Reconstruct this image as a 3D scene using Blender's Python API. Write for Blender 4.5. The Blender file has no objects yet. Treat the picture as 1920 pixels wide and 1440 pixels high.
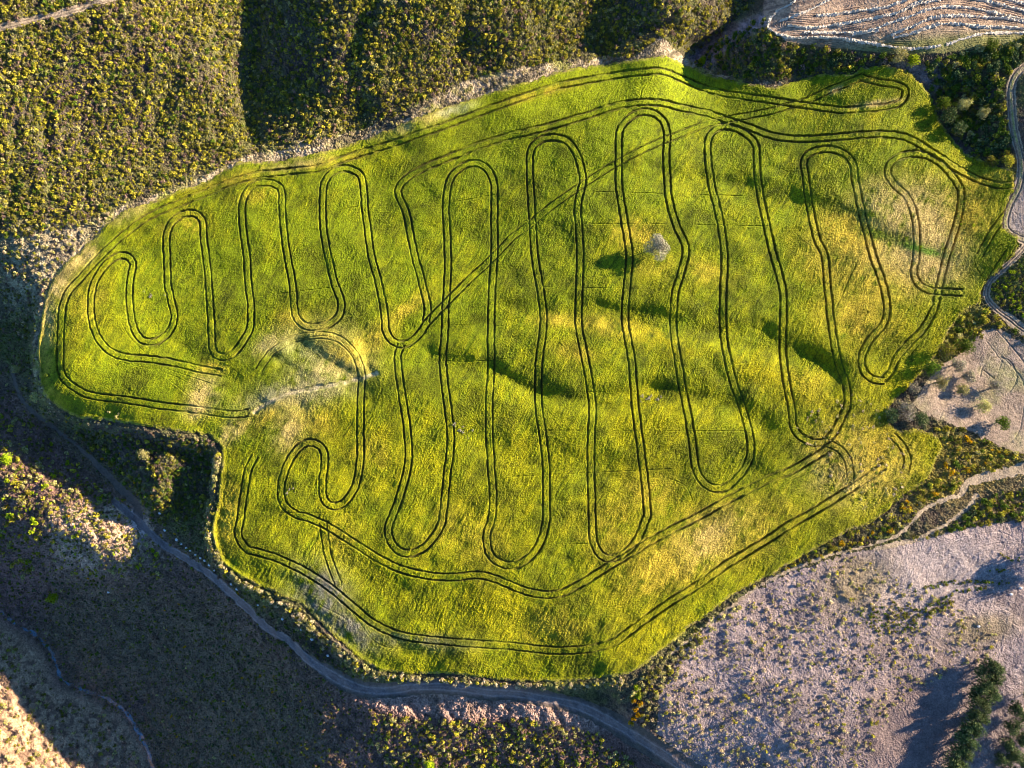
import bpy, math, random
import numpy as np
rng = np.random.default_rng(11)
random.seed(5)
sc = bpy.context.scene
col = sc.collection
# ------------------------------------------------------------------ camera, sky, sun
H = 200.0            # camera height over the datum
S = 0.15             # metres per photograph pixel on the datum plane
cam = bpy.data.cameras.new('camera'); camo = bpy.data.objects.new('camera', cam)
col.objects.link(camo); camo.location = (0, 0, H); camo.rotation_euler = (0, 0, 0)
cam.sensor_width = 36; cam.lens = 36 * H / (1920 * S); cam.clip_start = 1; cam.clip_end = 6000
sc.camera = camo
ELEV = math.radians(17.0)
AZ = math.atan2(0.355, 0.935)            # direction to the sun, from +x (picture right) towards +y (picture top)
SUN = (math.cos(ELEV) * math.cos(AZ), math.cos(ELEV) * math.sin(AZ), math.sin(ELEV))
w = bpy.data.worlds.new('World'); sc.world = w; w.use_nodes = True
nt = w.node_tree; bg = nt.nodes['Background']; sky = nt.nodes.new('ShaderNodeTexSky')
sky.sky_type = 'NISHITA'; sky.sun_disc = False; sky.sun_elevation = ELEV
sky.sun_rotation = math.pi / 2 - AZ; sky.ozone_density = 7.0; sky.air_density = 1.0; sky.dust_density = 0.0
nt.links.new(sky.outputs[0], bg.inputs[0]); bg.inputs[1].default_value = 0.085
sun = bpy.data.lights.new('sun', 'SUN'); sun.energy = 5.0; sun.angle = math.radians(0.5); sun.color = (1.0, 0.86, 0.66)
suno = bpy.data.objects.new('sun', sun); col.objects.link(suno)
from mathutils import Vector, Matrix
suno.rotation_euler = Vector(SUN).to_track_quat('Z', 'Y').to_euler()
suno.location = (200, 80, 150)
sc.view_settings.view_transform = 'Standard'; sc.view_settings.look = 'None'
sc.view_settings.exposure = 1.85; sc.view_settings.gamma = 1.0
sc.cycles.pixel_filter_type = 'BLACKMAN_HARRIS'; sc.cycles.filter_width = 1.0; sc.cycles.max_bounces = 4; sc.cycles.diffuse_bounces = 2; sc.cycles.transparent_max_bounces = 2

# ------------------------------------------------------------------ helpers on the survey grid
TILE = {1: (0, 0), 2: (480, 0), 3: (960, 0), 4: (1440, 0), 5: (0, 480), 6: (480, 480), 7: (960, 480), 8: (1440, 480),
        9: (0, 960), 10: (480, 960), 11: (960, 960), 12: (1440, 960)}
def T(s):
    """'2: 10 20 30 40 | 3: ...' -> survey points (each sheet is a third-size tile)"""
    out = []
    for part in s.split('|'):
        k, v = part.split(':'); k = int(k); v = [float(a) for a in v.split()]
        ox, oy = TILE[k] if k else (0, 0); f = 1 / 3 if k else 1
        out += [(ox + v[i] * f, oy + v[i + 1] * f) for i in range(0, len(v), 2)]
    return out
STEP = 1.0
def axis(a, b, lo, hi):
    fine = list(np.arange(a, b + 0.001, STEP)); up = []; d = STEP; x = b
    while x < hi: d *= 1.22; x += d; up.append(x)
    dn = []; d = STEP; x = a
    while x > lo: d *= 1.22; x -= d; dn.append(x)
    return np.array(dn[::-1] + fine + up)
xs = axis(-30, 1950, -9000, 11000); ys = axis(-30, 1470, -9000, 10500)
NX, NY = len(xs), len(ys)
PX, PY = np.meshgrid(xs, ys); PX = PX.astype(np.float32); PY = PY.astype(np.float32)
ix0 = int(np.searchsorted(xs, -30)); iy0 = int(np.searchsorted(ys, -30))
def noise(cell, seed, sx=1.0, sy=1.0, rot=0.0):
    """smooth value noise -1..1 with cells of so many survey pixels"""
    r = np.random.default_rng(seed); c, s = math.cos(rot), math.sin(rot)
    u = ((PX * c + PY * s) / (cell * sx)); v = ((-PX * s + PY * c) / (cell * sy))
    N = 1024; L = r.uniform(-1, 1, (N, N)).astype(np.float32)
    iu = np.floor(u); iv = np.floor(v); fu = u - iu; fv = v - iv
    iu = iu.astype(np.int32) % N; iv = iv.astype(np.int32) % N
    fu = fu * fu * (3 - 2 * fu); fv = fv * fv * (3 - 2 * fv); ju = (iu + 1) % N; jv = (iv + 1) % N
    return (L[iv, iu] * (1 - fu) + L[iv, ju] * fu) * (1 - fv) + (L[jv, iu] * (1 - fu) + L[jv, ju] * fu) * fv
def fbm(cell, seed, octs=3, **k):
    a = 1.0; t = 0; o = 0
    for i in range(octs): o = o + a * noise(cell / 2 ** i, seed + i, **k); t += a; a *= .55
    return o / t
def smooth(pts, closed=False, n=6):
    p = np.array(pts, float)
    if not closed: p = p[np.r_[True, np.linalg.norm(np.diff(p, axis=0), axis=1) > 8 if len(p) > 12 else np.ones(len(p) - 1, bool)]]
    N = len(p); out = []
    rngi = range(N if closed else N - 1)
    for i in rngi:
        if closed: a, b, c, d = p[(i - 1) % N], p[i], p[(i + 1) % N], p[(i + 2) % N]
        else: a, b, c, d = p[max(i - 1, 0)], p[i], p[i + 1], p[min(i + 2, N - 1)]
        for t in np.arange(n) / n:
            out.append(0.5 * ((2 * b) + (c - a) * t + (2 * a - 5 * b + 4 * c - d) * t * t + (3 * b - a - 3 * c + d) * t ** 3))
    if not closed: out.append(p[-1])
    return np.array(out)
def fill(poly, closed_smooth=False):
    p = smooth(poly, True, 4) if closed_smooth else np.array(poly, float)
    m = np.zeros((NY, NX), bool); x1 = p[:, 0]; y1 = p[:, 1]; x2 = np.roll(x1, -1); y2 = np.roll(y1, -1)
    lo, hi = np.searchsorted(ys, [y1.min(), y1.max()])
    for j in range(lo, min(hi + 1, NY)):
        y = ys[j]; c = ((y1 <= y) & (y2 > y)) | ((y2 <= y) & (y1 > y))
        if not c.any(): continue
        xx = np.sort(x1[c] + (y - y1[c]) / (y2[c] - y1[c]) * (x2[c] - x1[c]))
        for k in range(0, len(xx) - 1, 2):
            a, b = np.searchsorted(xs, [xx[k], xx[k + 1]]); m[j, a:b] = True
    return m
def blur(a, r, it=3):
    a = np.asarray(a, np.float32)
    r = max(1, int(r / STEP))
    for _ in range(it):
        for ax in (0, 1):
            pad = [(0, 0), (0, 0)]; pad[ax] = (r + 1, r)
            c = np.cumsum(np.pad(a, pad, mode='edge').astype(np.float64), axis=ax)
            a = ((c[2 * r + 1:] - c[:-2 * r - 1]) if ax == 0 else (c[:, 2 * r + 1:] - c[:, :-2 * r - 1])) / (2 * r + 1)
            a = a.astype(np.float32)
    return a
def jit(m, amp, seed, cell=7):
    """ragged edge for a mask"""
    dx = (noise(cell, seed) * amp + noise(cell / 3, seed + 9) * amp * .5).astype(np.int32)
    dy = (noise(cell, seed + 1) * amp + noise(cell / 3, seed + 8) * amp * .5).astype(np.int32)
    J, I = np.indices((NY, NX), sparse=True)
    return m[np.clip(J + dy, 0, NY - 1), np.clip(I + dx, 0, NX - 1)]
def dist(pts, maxd, D=None, X=None, Y=None, par=False):
    """distance (survey px, or metres when X, Y are given) of every grid point to a polyline"""
    if D is None: D = np.full((NY, NX), 1e3, np.float32)
    P = np.full((NY, NX), 0, np.float32) if par else None
    p = np.asarray(pts, float); L = 0
    for a, b in zip(p[:-1], p[1:]):
        m = maxd
        i0, i1 = np.searchsorted(xs, [min(a[0], b[0]) - m, max(a[0], b[0]) + m]); j0, j1 = np.searchsorted(ys, [min(a[1], b[1]) - m, max(a[1], b[1]) + m])
        if i1 <= i0 or j1 <= j0: continue
        x = PX[j0:j1, i0:i1] - a[0]; y = PY[j0:j1, i0:i1] - a[1]; d = b - a; l2 = d @ d + 1e-9
        t = np.clip((x * d[0] + y * d[1]) / l2, 0, 1); q = np.hypot(x - t * d[0], y - t * d[1])
        s = D[j0:j1, i0:i1]
        if par: P[j0:j1, i0:i1] = np.where(q < s, L + t * math.sqrt(l2), P[j0:j1, i0:i1])
        np.minimum(s, q, out=s); L += math.sqrt(l2)
    return (D, P) if par else D
def ss(a, b, x):
    t = np.clip((x - a) / (b - a), 0, 1); return t * t * (3 - 2 * t)

# ------------------------------------------------------------------ terrain heights (metres) at surveyed points
CP = """240 0 -5|0 0 0|100 150 -4|0 300 -4|200 300 -11|400 150 -13|475 20 -17|476 130 -19|474 250 -19|350 270 -16|560 60 -12|570 180 -14.5|640 30 -8|650 150 -12
660 230 -17|800 60 -9|800 160 -15|900 40 -11|900 120 -17|1000 40 -14|1050 90 -20|1130 90 -22|1200 20 -17|1280 40 -15|1330 60 -22|1400 20 -25|1420 0 -26|1300 100 -27
1440 60 -13|1500 120 -18|1380 110 -20|1600 100 -14|1500 40 -11|1700 40 -11|1920 40 -12|1750 110 -12|1880 110 -11|1895 200 -9|1915 300 -8|1760 190 -16|1800 260 -15|1860 230 -11.5|1850 300 -12
1240 130 -14|1100 160 -14|950 190 -13|800 240 -12.5|600 310 -12|450 330 -12|300 400 -10|160 480 -8|100 560 -6|90 660 -3.5|100 740 -3|250 770 -2|400 780 0
500 500 -6|300 600 -5|700 450 -8|700 600 -1|900 300 -11|1000 450 -6|1250 300 -10|1250 450 -5|1450 350 -9|1600 250 -11|1750 300 -10.5|1850 380 -9|1700 450 -6|1830 520 -5|1600 550 -3
1450 480 -5|950 560 -2|1200 560 -1.5|1400 650 1|900 700 3|1100 700 3.5|1300 750 5|1500 750 4|700 750 3.5|600 700 1.5|500 640 -1|560 800 3|450 900 4|430 1000 6|700 950 7|1000 900 7.5
1200 950 9|1450 900 8|1600 850 7|1700 880 6|1650 950 8|700 1150 10|1000 1150 12.5|850 1250 12|1150 1240 13|1300 1120 11.5|1500 1020 10|560 1080 9|620 1170 10
1680 700 2|1780 640 -1|1800 720 1|1900 650 0|1900 800 3|1840 560 -3|1900 600 -1|1900 500 -3|1750 800 4|1800 870 5|1900 900 5
1800 1000 7|1600 1050 9|1450 1130 10|1300 1250 10|1250 1350 9|1450 1300 11|1650 1150 10|1900 1120 8|1650 1400 10|1800 1300 9|1900 1300 9|1850 1440 8|1300 1440 4
25 690 -13|40 760 -13|0 600 -15|50 560 -9|100 800 -14|165 850 -9|215 910 -7|250 960 -4|310 1010 -1|370 1055 2|440 1105 4|500 1160 6|560 1220 8|620 1265 8.5|680 1285 8.5|800 1290 9|960 1292 9.5|1100 1310 9|1180 1360 7|1260 1430 4
70 900 -8|0 840 -11|130 970 -3|60 1010 -7|180 1020 0|200 1065 -2.5|250 1040 -.5|280 870 1|290 930 3|370 850 1|350 930 .5|360 1000 1.5
350 1120 -4|250 1120 -9|120 1100 -17|0 1080 -20|200 1250 -20|300 1200 -14|450 1200 -4|400 1350 -15|540 1300 1|500 1400 -8|640 1340 4|620 1420 -2
20 1165 -26|73 1200 -26|110 1260 -26|167 1293 -26|233 1330 -26|280 1440 -26|60 1290 -22|20 1220 -22|0 1290 -17|0 1400 -13|60 1400 -17|110 1430 -20|160 1400 -23
720 1340 7|850 1325 9.3|1000 1330 9|1120 1370 7|800 1390 4|1000 1400 4|900 1440 0|700 1440 -2|1150 1430 3
-200 -200 5|400 -200 -10|900 -200 -8|1400 -200 -20|2100 -200 -16|2100 400 -9|2100 800 4|2100 1300 8|1600 1700 8|1000 1700 -4|400 1700 -20|-250 1650 -8|-250 1200 -18|-250 700 -18|-250 300 0
-1500 -1500 0|1000 -1500 -5|3500 -1500 -16|3500 700 -6|3500 3000 0|1000 3000 0|-1500 3000 0|-1500 700 0|-9000 -9000 0|11000 -9000 0|11000 10500 0|-9000 10500 0"""
cp = np.array([[float(v) for v in q.split()] for q in CP.replace('\n', '|').split('|')])
def tps(C):
    P = C[:, :2] / 1000; n = len(P)
    def phi(r2): return np.where(r2 > 0, r2 * np.log(r2 + 1e-12) * .5, 0)
    r2 = ((P[:, None] - P[None]) ** 2).sum(-1)
    A = np.zeros((n + 3, n + 3)); A[:n, :n] = phi(r2) + np.eye(n) * 2e-5; A[:n, n] = 1; A[:n, n + 1:] = P; A[n, :n] = 1; A[n + 1:, :n] = P.T
    sol = np.linalg.solve(A, np.concatenate([C[:, 2], [0, 0, 0]]))
    return P, sol, phi
P_, sol_, phi_ = tps(cp)
def tps_eval(X, Y):
    X = X / 1000; Y = Y / 1000; o = sol_[-3] + sol_[-2] * X + sol_[-1] * Y
    for i in range(len(P_)): o = o + sol_[i] * phi_((X - P_[i, 0]) ** 2 + (Y - P_[i, 1]) ** 2)
    return o
# coarse evaluation, then smooth cubic upsampling along both axes
kx = np.unique(np.concatenate([np.linspace(0, NX - 1, 240).astype(int)])); ky = np.unique(np.linspace(0, NY - 1, 190).astype(int))
CX, CY = np.meshgrid(xs[kx], ys[ky]); CH = tps_eval(CX, CY)
def cubic(ax, kn):
    M = np.zeros((len(ax), len(kn))); i = np.clip(np.searchsorted(kn, ax, side='right') - 1, 0, len(kn) - 2)
    for r in range(len(ax)):
        k = i[r]; t = (ax[r] - kn[k]) / (kn[k + 1] - kn[k])
        wv = 0.5 * np.array([-t + 2 * t * t - t ** 3, 2 - 5 * t * t + 3 * t ** 3, t + 4 * t * t - 3 * t ** 3, -t * t + t ** 3])
        for q, o in enumerate((-1, 0, 1, 2)): M[r, min(max(k + o, 0), len(kn) - 1)] += wv[q]
    return M
HB = (cubic(np.arange(NX), kx) @ (cubic(np.arange(NY), ky) @ CH).T).T.astype(np.float32)

# ------------------------------------------------------------------ outlines of the pieces of land
FIELD = [(133, 487), (165, 460), (205, 417), (235, 395), (290, 377), (350, 354), (395, 337), (420, 320), (455, 303), (530, 303), (580, 290), (630, 280), (680, 262), (730, 245), (780, 220),
 (830, 203), (880, 187), (960, 163), (1010, 147), (1060, 132), (1127, 122), (1193, 112), (1245, 104), (1290, 125), (1327, 140), (1393, 155), (1440, 164), (1457, 163), (1490, 152), (1540, 140),
 (1600, 140), (1613, 127), (1657, 123), (1700, 133), (1727, 157), (1745, 180), (1755, 213), (1773, 247), (1807, 287), (1857, 310), (1898, 318), (1902, 347), (1884, 387), (1877, 427),
 (1911, 447), (1900, 477), (1880, 500), (1853, 523), (1839, 545), (1838, 569), (1807, 583), (1790, 603), (1773, 630), (1753, 667), (1733, 693), (1707, 722), (1680, 747), (1665, 765), (1668, 795), (1690, 806), (1723, 803),
 (1757, 817), (1767, 840), (1750, 873), (1730, 907), (1690, 930), (1640, 977), (1590, 995), (1540, 1023), (1490, 1050), (1447, 1077), (1427, 1087), (1377, 1112), (1327, 1150), (1280, 1187),
 (1243, 1217), (1210, 1243), (1177, 1263), (1127, 1270), (1060, 1277), (960, 1277), (913, 1270), (847, 1263), (780, 1263), (713, 1258), (680, 1237), (647, 1210), (607, 1173), (573, 1137),
 (540, 1122), (507, 1105), (480, 1097), (455, 1080), (417, 1053), (402, 1027), (398, 987), (407, 947), (413, 907), (418, 863), (414, 835), (393, 815), (350, 810), (307, 805), (247, 795),
 (200, 788), (150, 785), (117, 768), (90, 748), (79, 727), (74, 680), (74, 630), (81, 580), (91, 540), (109, 510)]
field = jit(fill(FIELD), 3.4, 21, 9)
road_main = smooth(T('9: 640 -60 760 40 900 170 1050 265 1180 350 1290 450 1400 550 | 10: 60 650 180 720 270 810 380 890 500 960 620 1000 740 1005 900 985 1100 985 1300 1015 | 11: 0 1020 180 1050 350 1085 500 1150 640 1230 800 1330 950 1430 1100 1530'))
road_top = smooth(T('5: 70 640 110 780 190 880 320 980 450 1080 560 1190 660 1290 760 1390 | 9: 780 40'))
dr = dist(road_main, 40); dr2 = dist(road_top, 30)
roadw = 7 + 8 * ss(560, 640, PX) + 6 * ss(1080, 1200, PX)
road = (dr + noise(9, 31) * 2.5 < roadw) | (dr2 + noise(8, 33) * 2 < 3.5 + 4 * ss(150, 240, PX))
bank = jit(fill([(60, 700), (66, 590), (80, 540), (100, 505), (150, 465), (200, 405), (225, 388), (290, 365), (350, 343), (400, 322), (440, 297), (480, 285), (530, 283), (560, 265), (600, 257), (680, 245), (730, 222), (800, 190), (860, 158), (920, 138), (960, 130),
 (1010, 118), (1080, 112), (1140, 108), (1190, 105), (1240, 68), (1262, 88), (1300, 118), (1340, 138), (1400, 148), (1470, 152), (1470, 170), (1393, 165), (1240, 140), (960, 185), (700, 275), (480, 330), (300, 400), (180, 480), (120, 560), (90, 700), (95, 760), (80, 750)]), 3.5, 35) & ~field
stub = jit(fill([(1445, -60), (1430, 20), (1440, 52), (1475, 78), (1540, 88), (1620, 95), (1700, 103), (1780, 98), (1850, 88), (2300, 70), (2300, -300), (1500, -300)]), 2, 37)
grey = jit(fill([(1330, 1490), (1285, 1425), (1232, 1372), (1235, 1310), (1268, 1245), (1330, 1165), (1400, 1115), (1490, 1070), (1600, 1035), (1690, 1020), (1790, 995), (1870, 978), (2300, 960), (2300, 1800), (1500, 1800)]), 5, 39)
yard = jit(fill([(1820, 640), (1850, 615), (1880, 620), (1930, 650), (2200, 700), (2200, 900), (1900, 850), (1870, 835), (1800, 800), (1740, 780), (1712, 757), (1735, 720), (1760, 690), (1800, 665)]), 4, 41)
track_r = smooth([(1960, 110), (1915, 130), (1897, 160), (1897, 200), (1903, 250), (1915, 300), (1912, 345), (1893, 385), (1885, 420), (1898, 440), (1935, 455)])
track_y = smooth([(1950, 430), (1915, 470), (1880, 505), (1856, 530), (1850, 555), (1868, 580), (1895, 600), (1925, 622), (1990, 650)])
path_r = smooth([(2000, 860), (1905, 882), (1850, 893), (1815, 905), (1795, 930), (1740, 950), (1688, 1000), (1640, 1020), (1560, 1040), (1490, 1066), (1430, 1095), (1350, 1155), (1310, 1185), (1260, 1225)])
path_r2 = smooth([(1830, 930), (1815, 950), (1770, 985), (1740, 1000), (1720, 1012), (1690, 1018), (1640, 1030)])
path_tl = smooth([(-60, 62), (0, 52), (60, 38), (120, 24), (170, 8), (215, -6), (260, -30)])
dtr = dist(track_r, 30); dty = dist(track_y, 30); dpr = dist(path_r, 30); dpr2 = dist(path_r2, 25); dtl = dist(path_tl, 30)
track = (dtr + noise(7, 43) * 1.5 < 9) | (dty + noise(7, 44) * 1.2 < 6.5 + 4 * ss(1870, 1900, PX) * ss(560, 600, PY))
dirtpath = (dpr + noise(6, 45) * 3 < 2.6 + 1.5 * ss(1680, 1740, PX) + 6 * ss(1780, 1850, PX)) | (dpr2 + noise(7, 46) * 2.5 < 4) | (dtl + noise(7, 47) * 2 < 7)
greyplot = fill([(1900, 345), (1888, 390), (1884, 422), (1918, 440), (2300, 380), (2300, 300), (1922, 300)])
stream_l = smooth(T('9: -60 520 0 560 60 610 120 650 200 690 240 735 290 790 320 870 350 940 420 980 500 1010 580 1040 650 1080 700 1120 740 1180 790 1260 830 1350 860 1480'))
dst = dist(stream_l, 20)
stream = dst + noise(6, 49) * 2.6 + noise(30, 50) * 1.6 < 2.6
pale_slope = fill([(-40, 1130), (0, 1165), (40, 1195), (80, 1230), (100, 1290), (160, 1310), (230, 1350), (265, 1400), (290, 1500), (-60, 1500)])
RID = np.zeros((NY, NX), np.int8)
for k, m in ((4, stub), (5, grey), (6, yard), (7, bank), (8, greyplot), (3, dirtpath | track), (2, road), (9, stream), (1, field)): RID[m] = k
RID[(RID == 9) & ~(PX < 330)] = 0

# ------------------------------------------------------------------ relief detail that bends the land
HT = HB.copy()
fb = blur(field, 5)
low = blur(fill([(60, 540), (80, 780), (300, 830), (400, 850), (395, 1050), (480, 1120), (600, 1200), (680, 1275), (800, 1300), (1140, 1290), (1175, 1345), (1230, 1400), (1310, 1500), (-100, 1500), (-100, 500)]), 5)
f2 = blur(field, 9)
HT -= low * (1 - ss(0.02, .16, f2 + noise(20, 57) * .04)) * 3.4                                           # the bank below the field's edge
HT += np.clip(blur(low, 22) * 2.2, 0, 1) * ss(.05, .22, f2) * (1 - ss(.6, .95, f2)) * 1.7
def crease(s, depth, width, rag=1.5, oneside=0):
    global HT
    p = smooth(T(s)); d = dist(p, width * 3.2) + noise(14, int(width * 7 + depth * 3)) * rag
    depth = depth * np.clip(.65 + .8 * noise(42, 5 + int(width)), .15, 1.4) if width != 14 else depth
    HT -= (depth * np.exp(-np.clip(d, 0, 1e3) ** 2 / (2 * width * width))).astype(np.float32)
crease('0: 478 -60 480 0 481 60 473 120 468 170 470 230 478 262', 1.7, 14)
crease('0: 700 -20 685 40 662 90 655 130 680 200', 1.0, 12)
crease('0: 625 75 650 60 700 35', 1.3, 7)
crease('0: 85 190 90 250 92 300 100 350', 1.3, 9)
crease('0: 30 240 30 320 22 380', 1.2, 9)
crease('0: 20 140 60 120 120 90 170 60', 1.1, 14)
crease('0: 340 60 330 140 300 220', 0.7, 14)
crease('0: 880 0 870 60 850 120', 0.9, 12)
crease('0: 1000 20 1010 80 1000 120', 0.9, 12)
crease('0: 1130 100 1170 75 1240 50 1300 30', 2.4, 13)
crease('0: 1440 -30 1400 15 1370 45 1335 75 1300 103', 3.2, 10)
crease('0: 150 440 180 425 220 408', 0.9, 7)
crease('0: 330 372 390 343 425 318', 0.8, 5)
crease('0: 700 238 760 205', .6, 4)
# hollows that cross the crop
crease('7: -60 250 100 275 250 265 400 270 500 275 620 315 760 330 880 370 1000 330 1120 345 1240 370 1360 410 1440 430 | 8: 120 500 240 570 330 640 380 700', .75, 12, 4)
for s_, dp, wd in (('0: 760 640 860 615 960 600 1060 590 1160 595 1260 612 1350 630 1440 650 1500 672 1560 700', 2.1, 18), ('0: 700 660 800 670 880 690 960 715 1040 745 1140 752 1240 742 1340 755 1420 790', 1.9, 19),
                   ('0: 1120 330 1240 335 1340 350 1440 375 1520 400 1600 430 1680 470', 1.35, 20), ('0: 900 830 1000 850 1120 880 1260 890 1400 870', .9, 22), ('0: 480 960 600 1020 720 1100 860 1160 1000 1180', .9, 24),
                   ('0: 250 470 360 500 480 520 600 500', .8, 22), ('0: 330 640 420 700 480 760', .6, 16), ('0: 720 420 840 440 980 430', .8, 22), ('0: 560 650 640 690 680 740', 1.2, 14)):
    d = dist(smooth(T(s_)), wd * 3.2) + noise(40, 58) * 6; HT -= (dp * np.exp(-np.clip(d, 0, 1e3) ** 2 / (2 * wd * wd))).astype(np.float32)
HT += (fbm(46, 59, 2, sx=.6, sy=2.0) * .45 * blur((PY < 300) & ~field & (PX < 1300), 14)).astype(np.float32)
HT += (low * (1 - fb) * fbm(24, 63, 2, sx=.6, sy=1.6, rot=-.5) * .7).astype(np.float32)
HT += (blur(pale_slope, 8) * noise(11, 60) * .45).astype(np.float32)
crease('3: 630 960 750 940 900 1000 1040 1010 1200 1040 1440 1110 | 4: 100 1120 250 1150 400 1180 500 1230', .45, 12)
crease('6: 1000 560 1150 590 1280 600 1400 660 | 7: 0 690 120 770 300 800 420 800 600 760 760 740 900 760', .8, 9)
crease('6: 560 580 600 560 640 640', 1.0, 6)
crease('6: 100 560 220 640 240 700', .7, 9)
crease('7: 1120 600 1200 700 1300 700', .5, 9)
crease('8: -60 560 60 600 150 680', .5, 12)
crease('10: 0 330 200 400 330 560 480 700 640 790', .9, 14)
crease('10: 780 700 900 780 1100 790', .6, 12)
crease('4: 220 560 400 600 500 610', .7, 8)
crease('4: 500 400 620 350 740 380', .8, 8)
crease('6: 250 850 300 960 250 1050', .5, 10)
HT += (fbm(70, 51, 3) * 0.55 + noise(26, 55) * .16).astype(np.float32)
HT += (field * 0) + (fbm(38, 61, 2, sy=.45, rot=.25) * .22 * fb).astype(np.float32)

# world coordinates of every grid point (true ground, survey px -> metres by its height)
WX = ((PX - 960) * S * (1 - HT / H)).astype(np.float32); WY = ((720 - PY) * S * (1 - HT / H)).astype(np.float32)
def ij(x, y): return np.clip(np.searchsorted(ys, y), 0, NY - 1), np.clip(np.searchsorted(xs, x), 0, NX - 1)
def ground(x, y):
    j, i = ij(x, y); return np.stack([WX[j, i], WY[j, i], HT[j, i]], -1)
def metric(x, y): return S * (1 - ground(x, y)[..., 2] / H)

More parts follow.
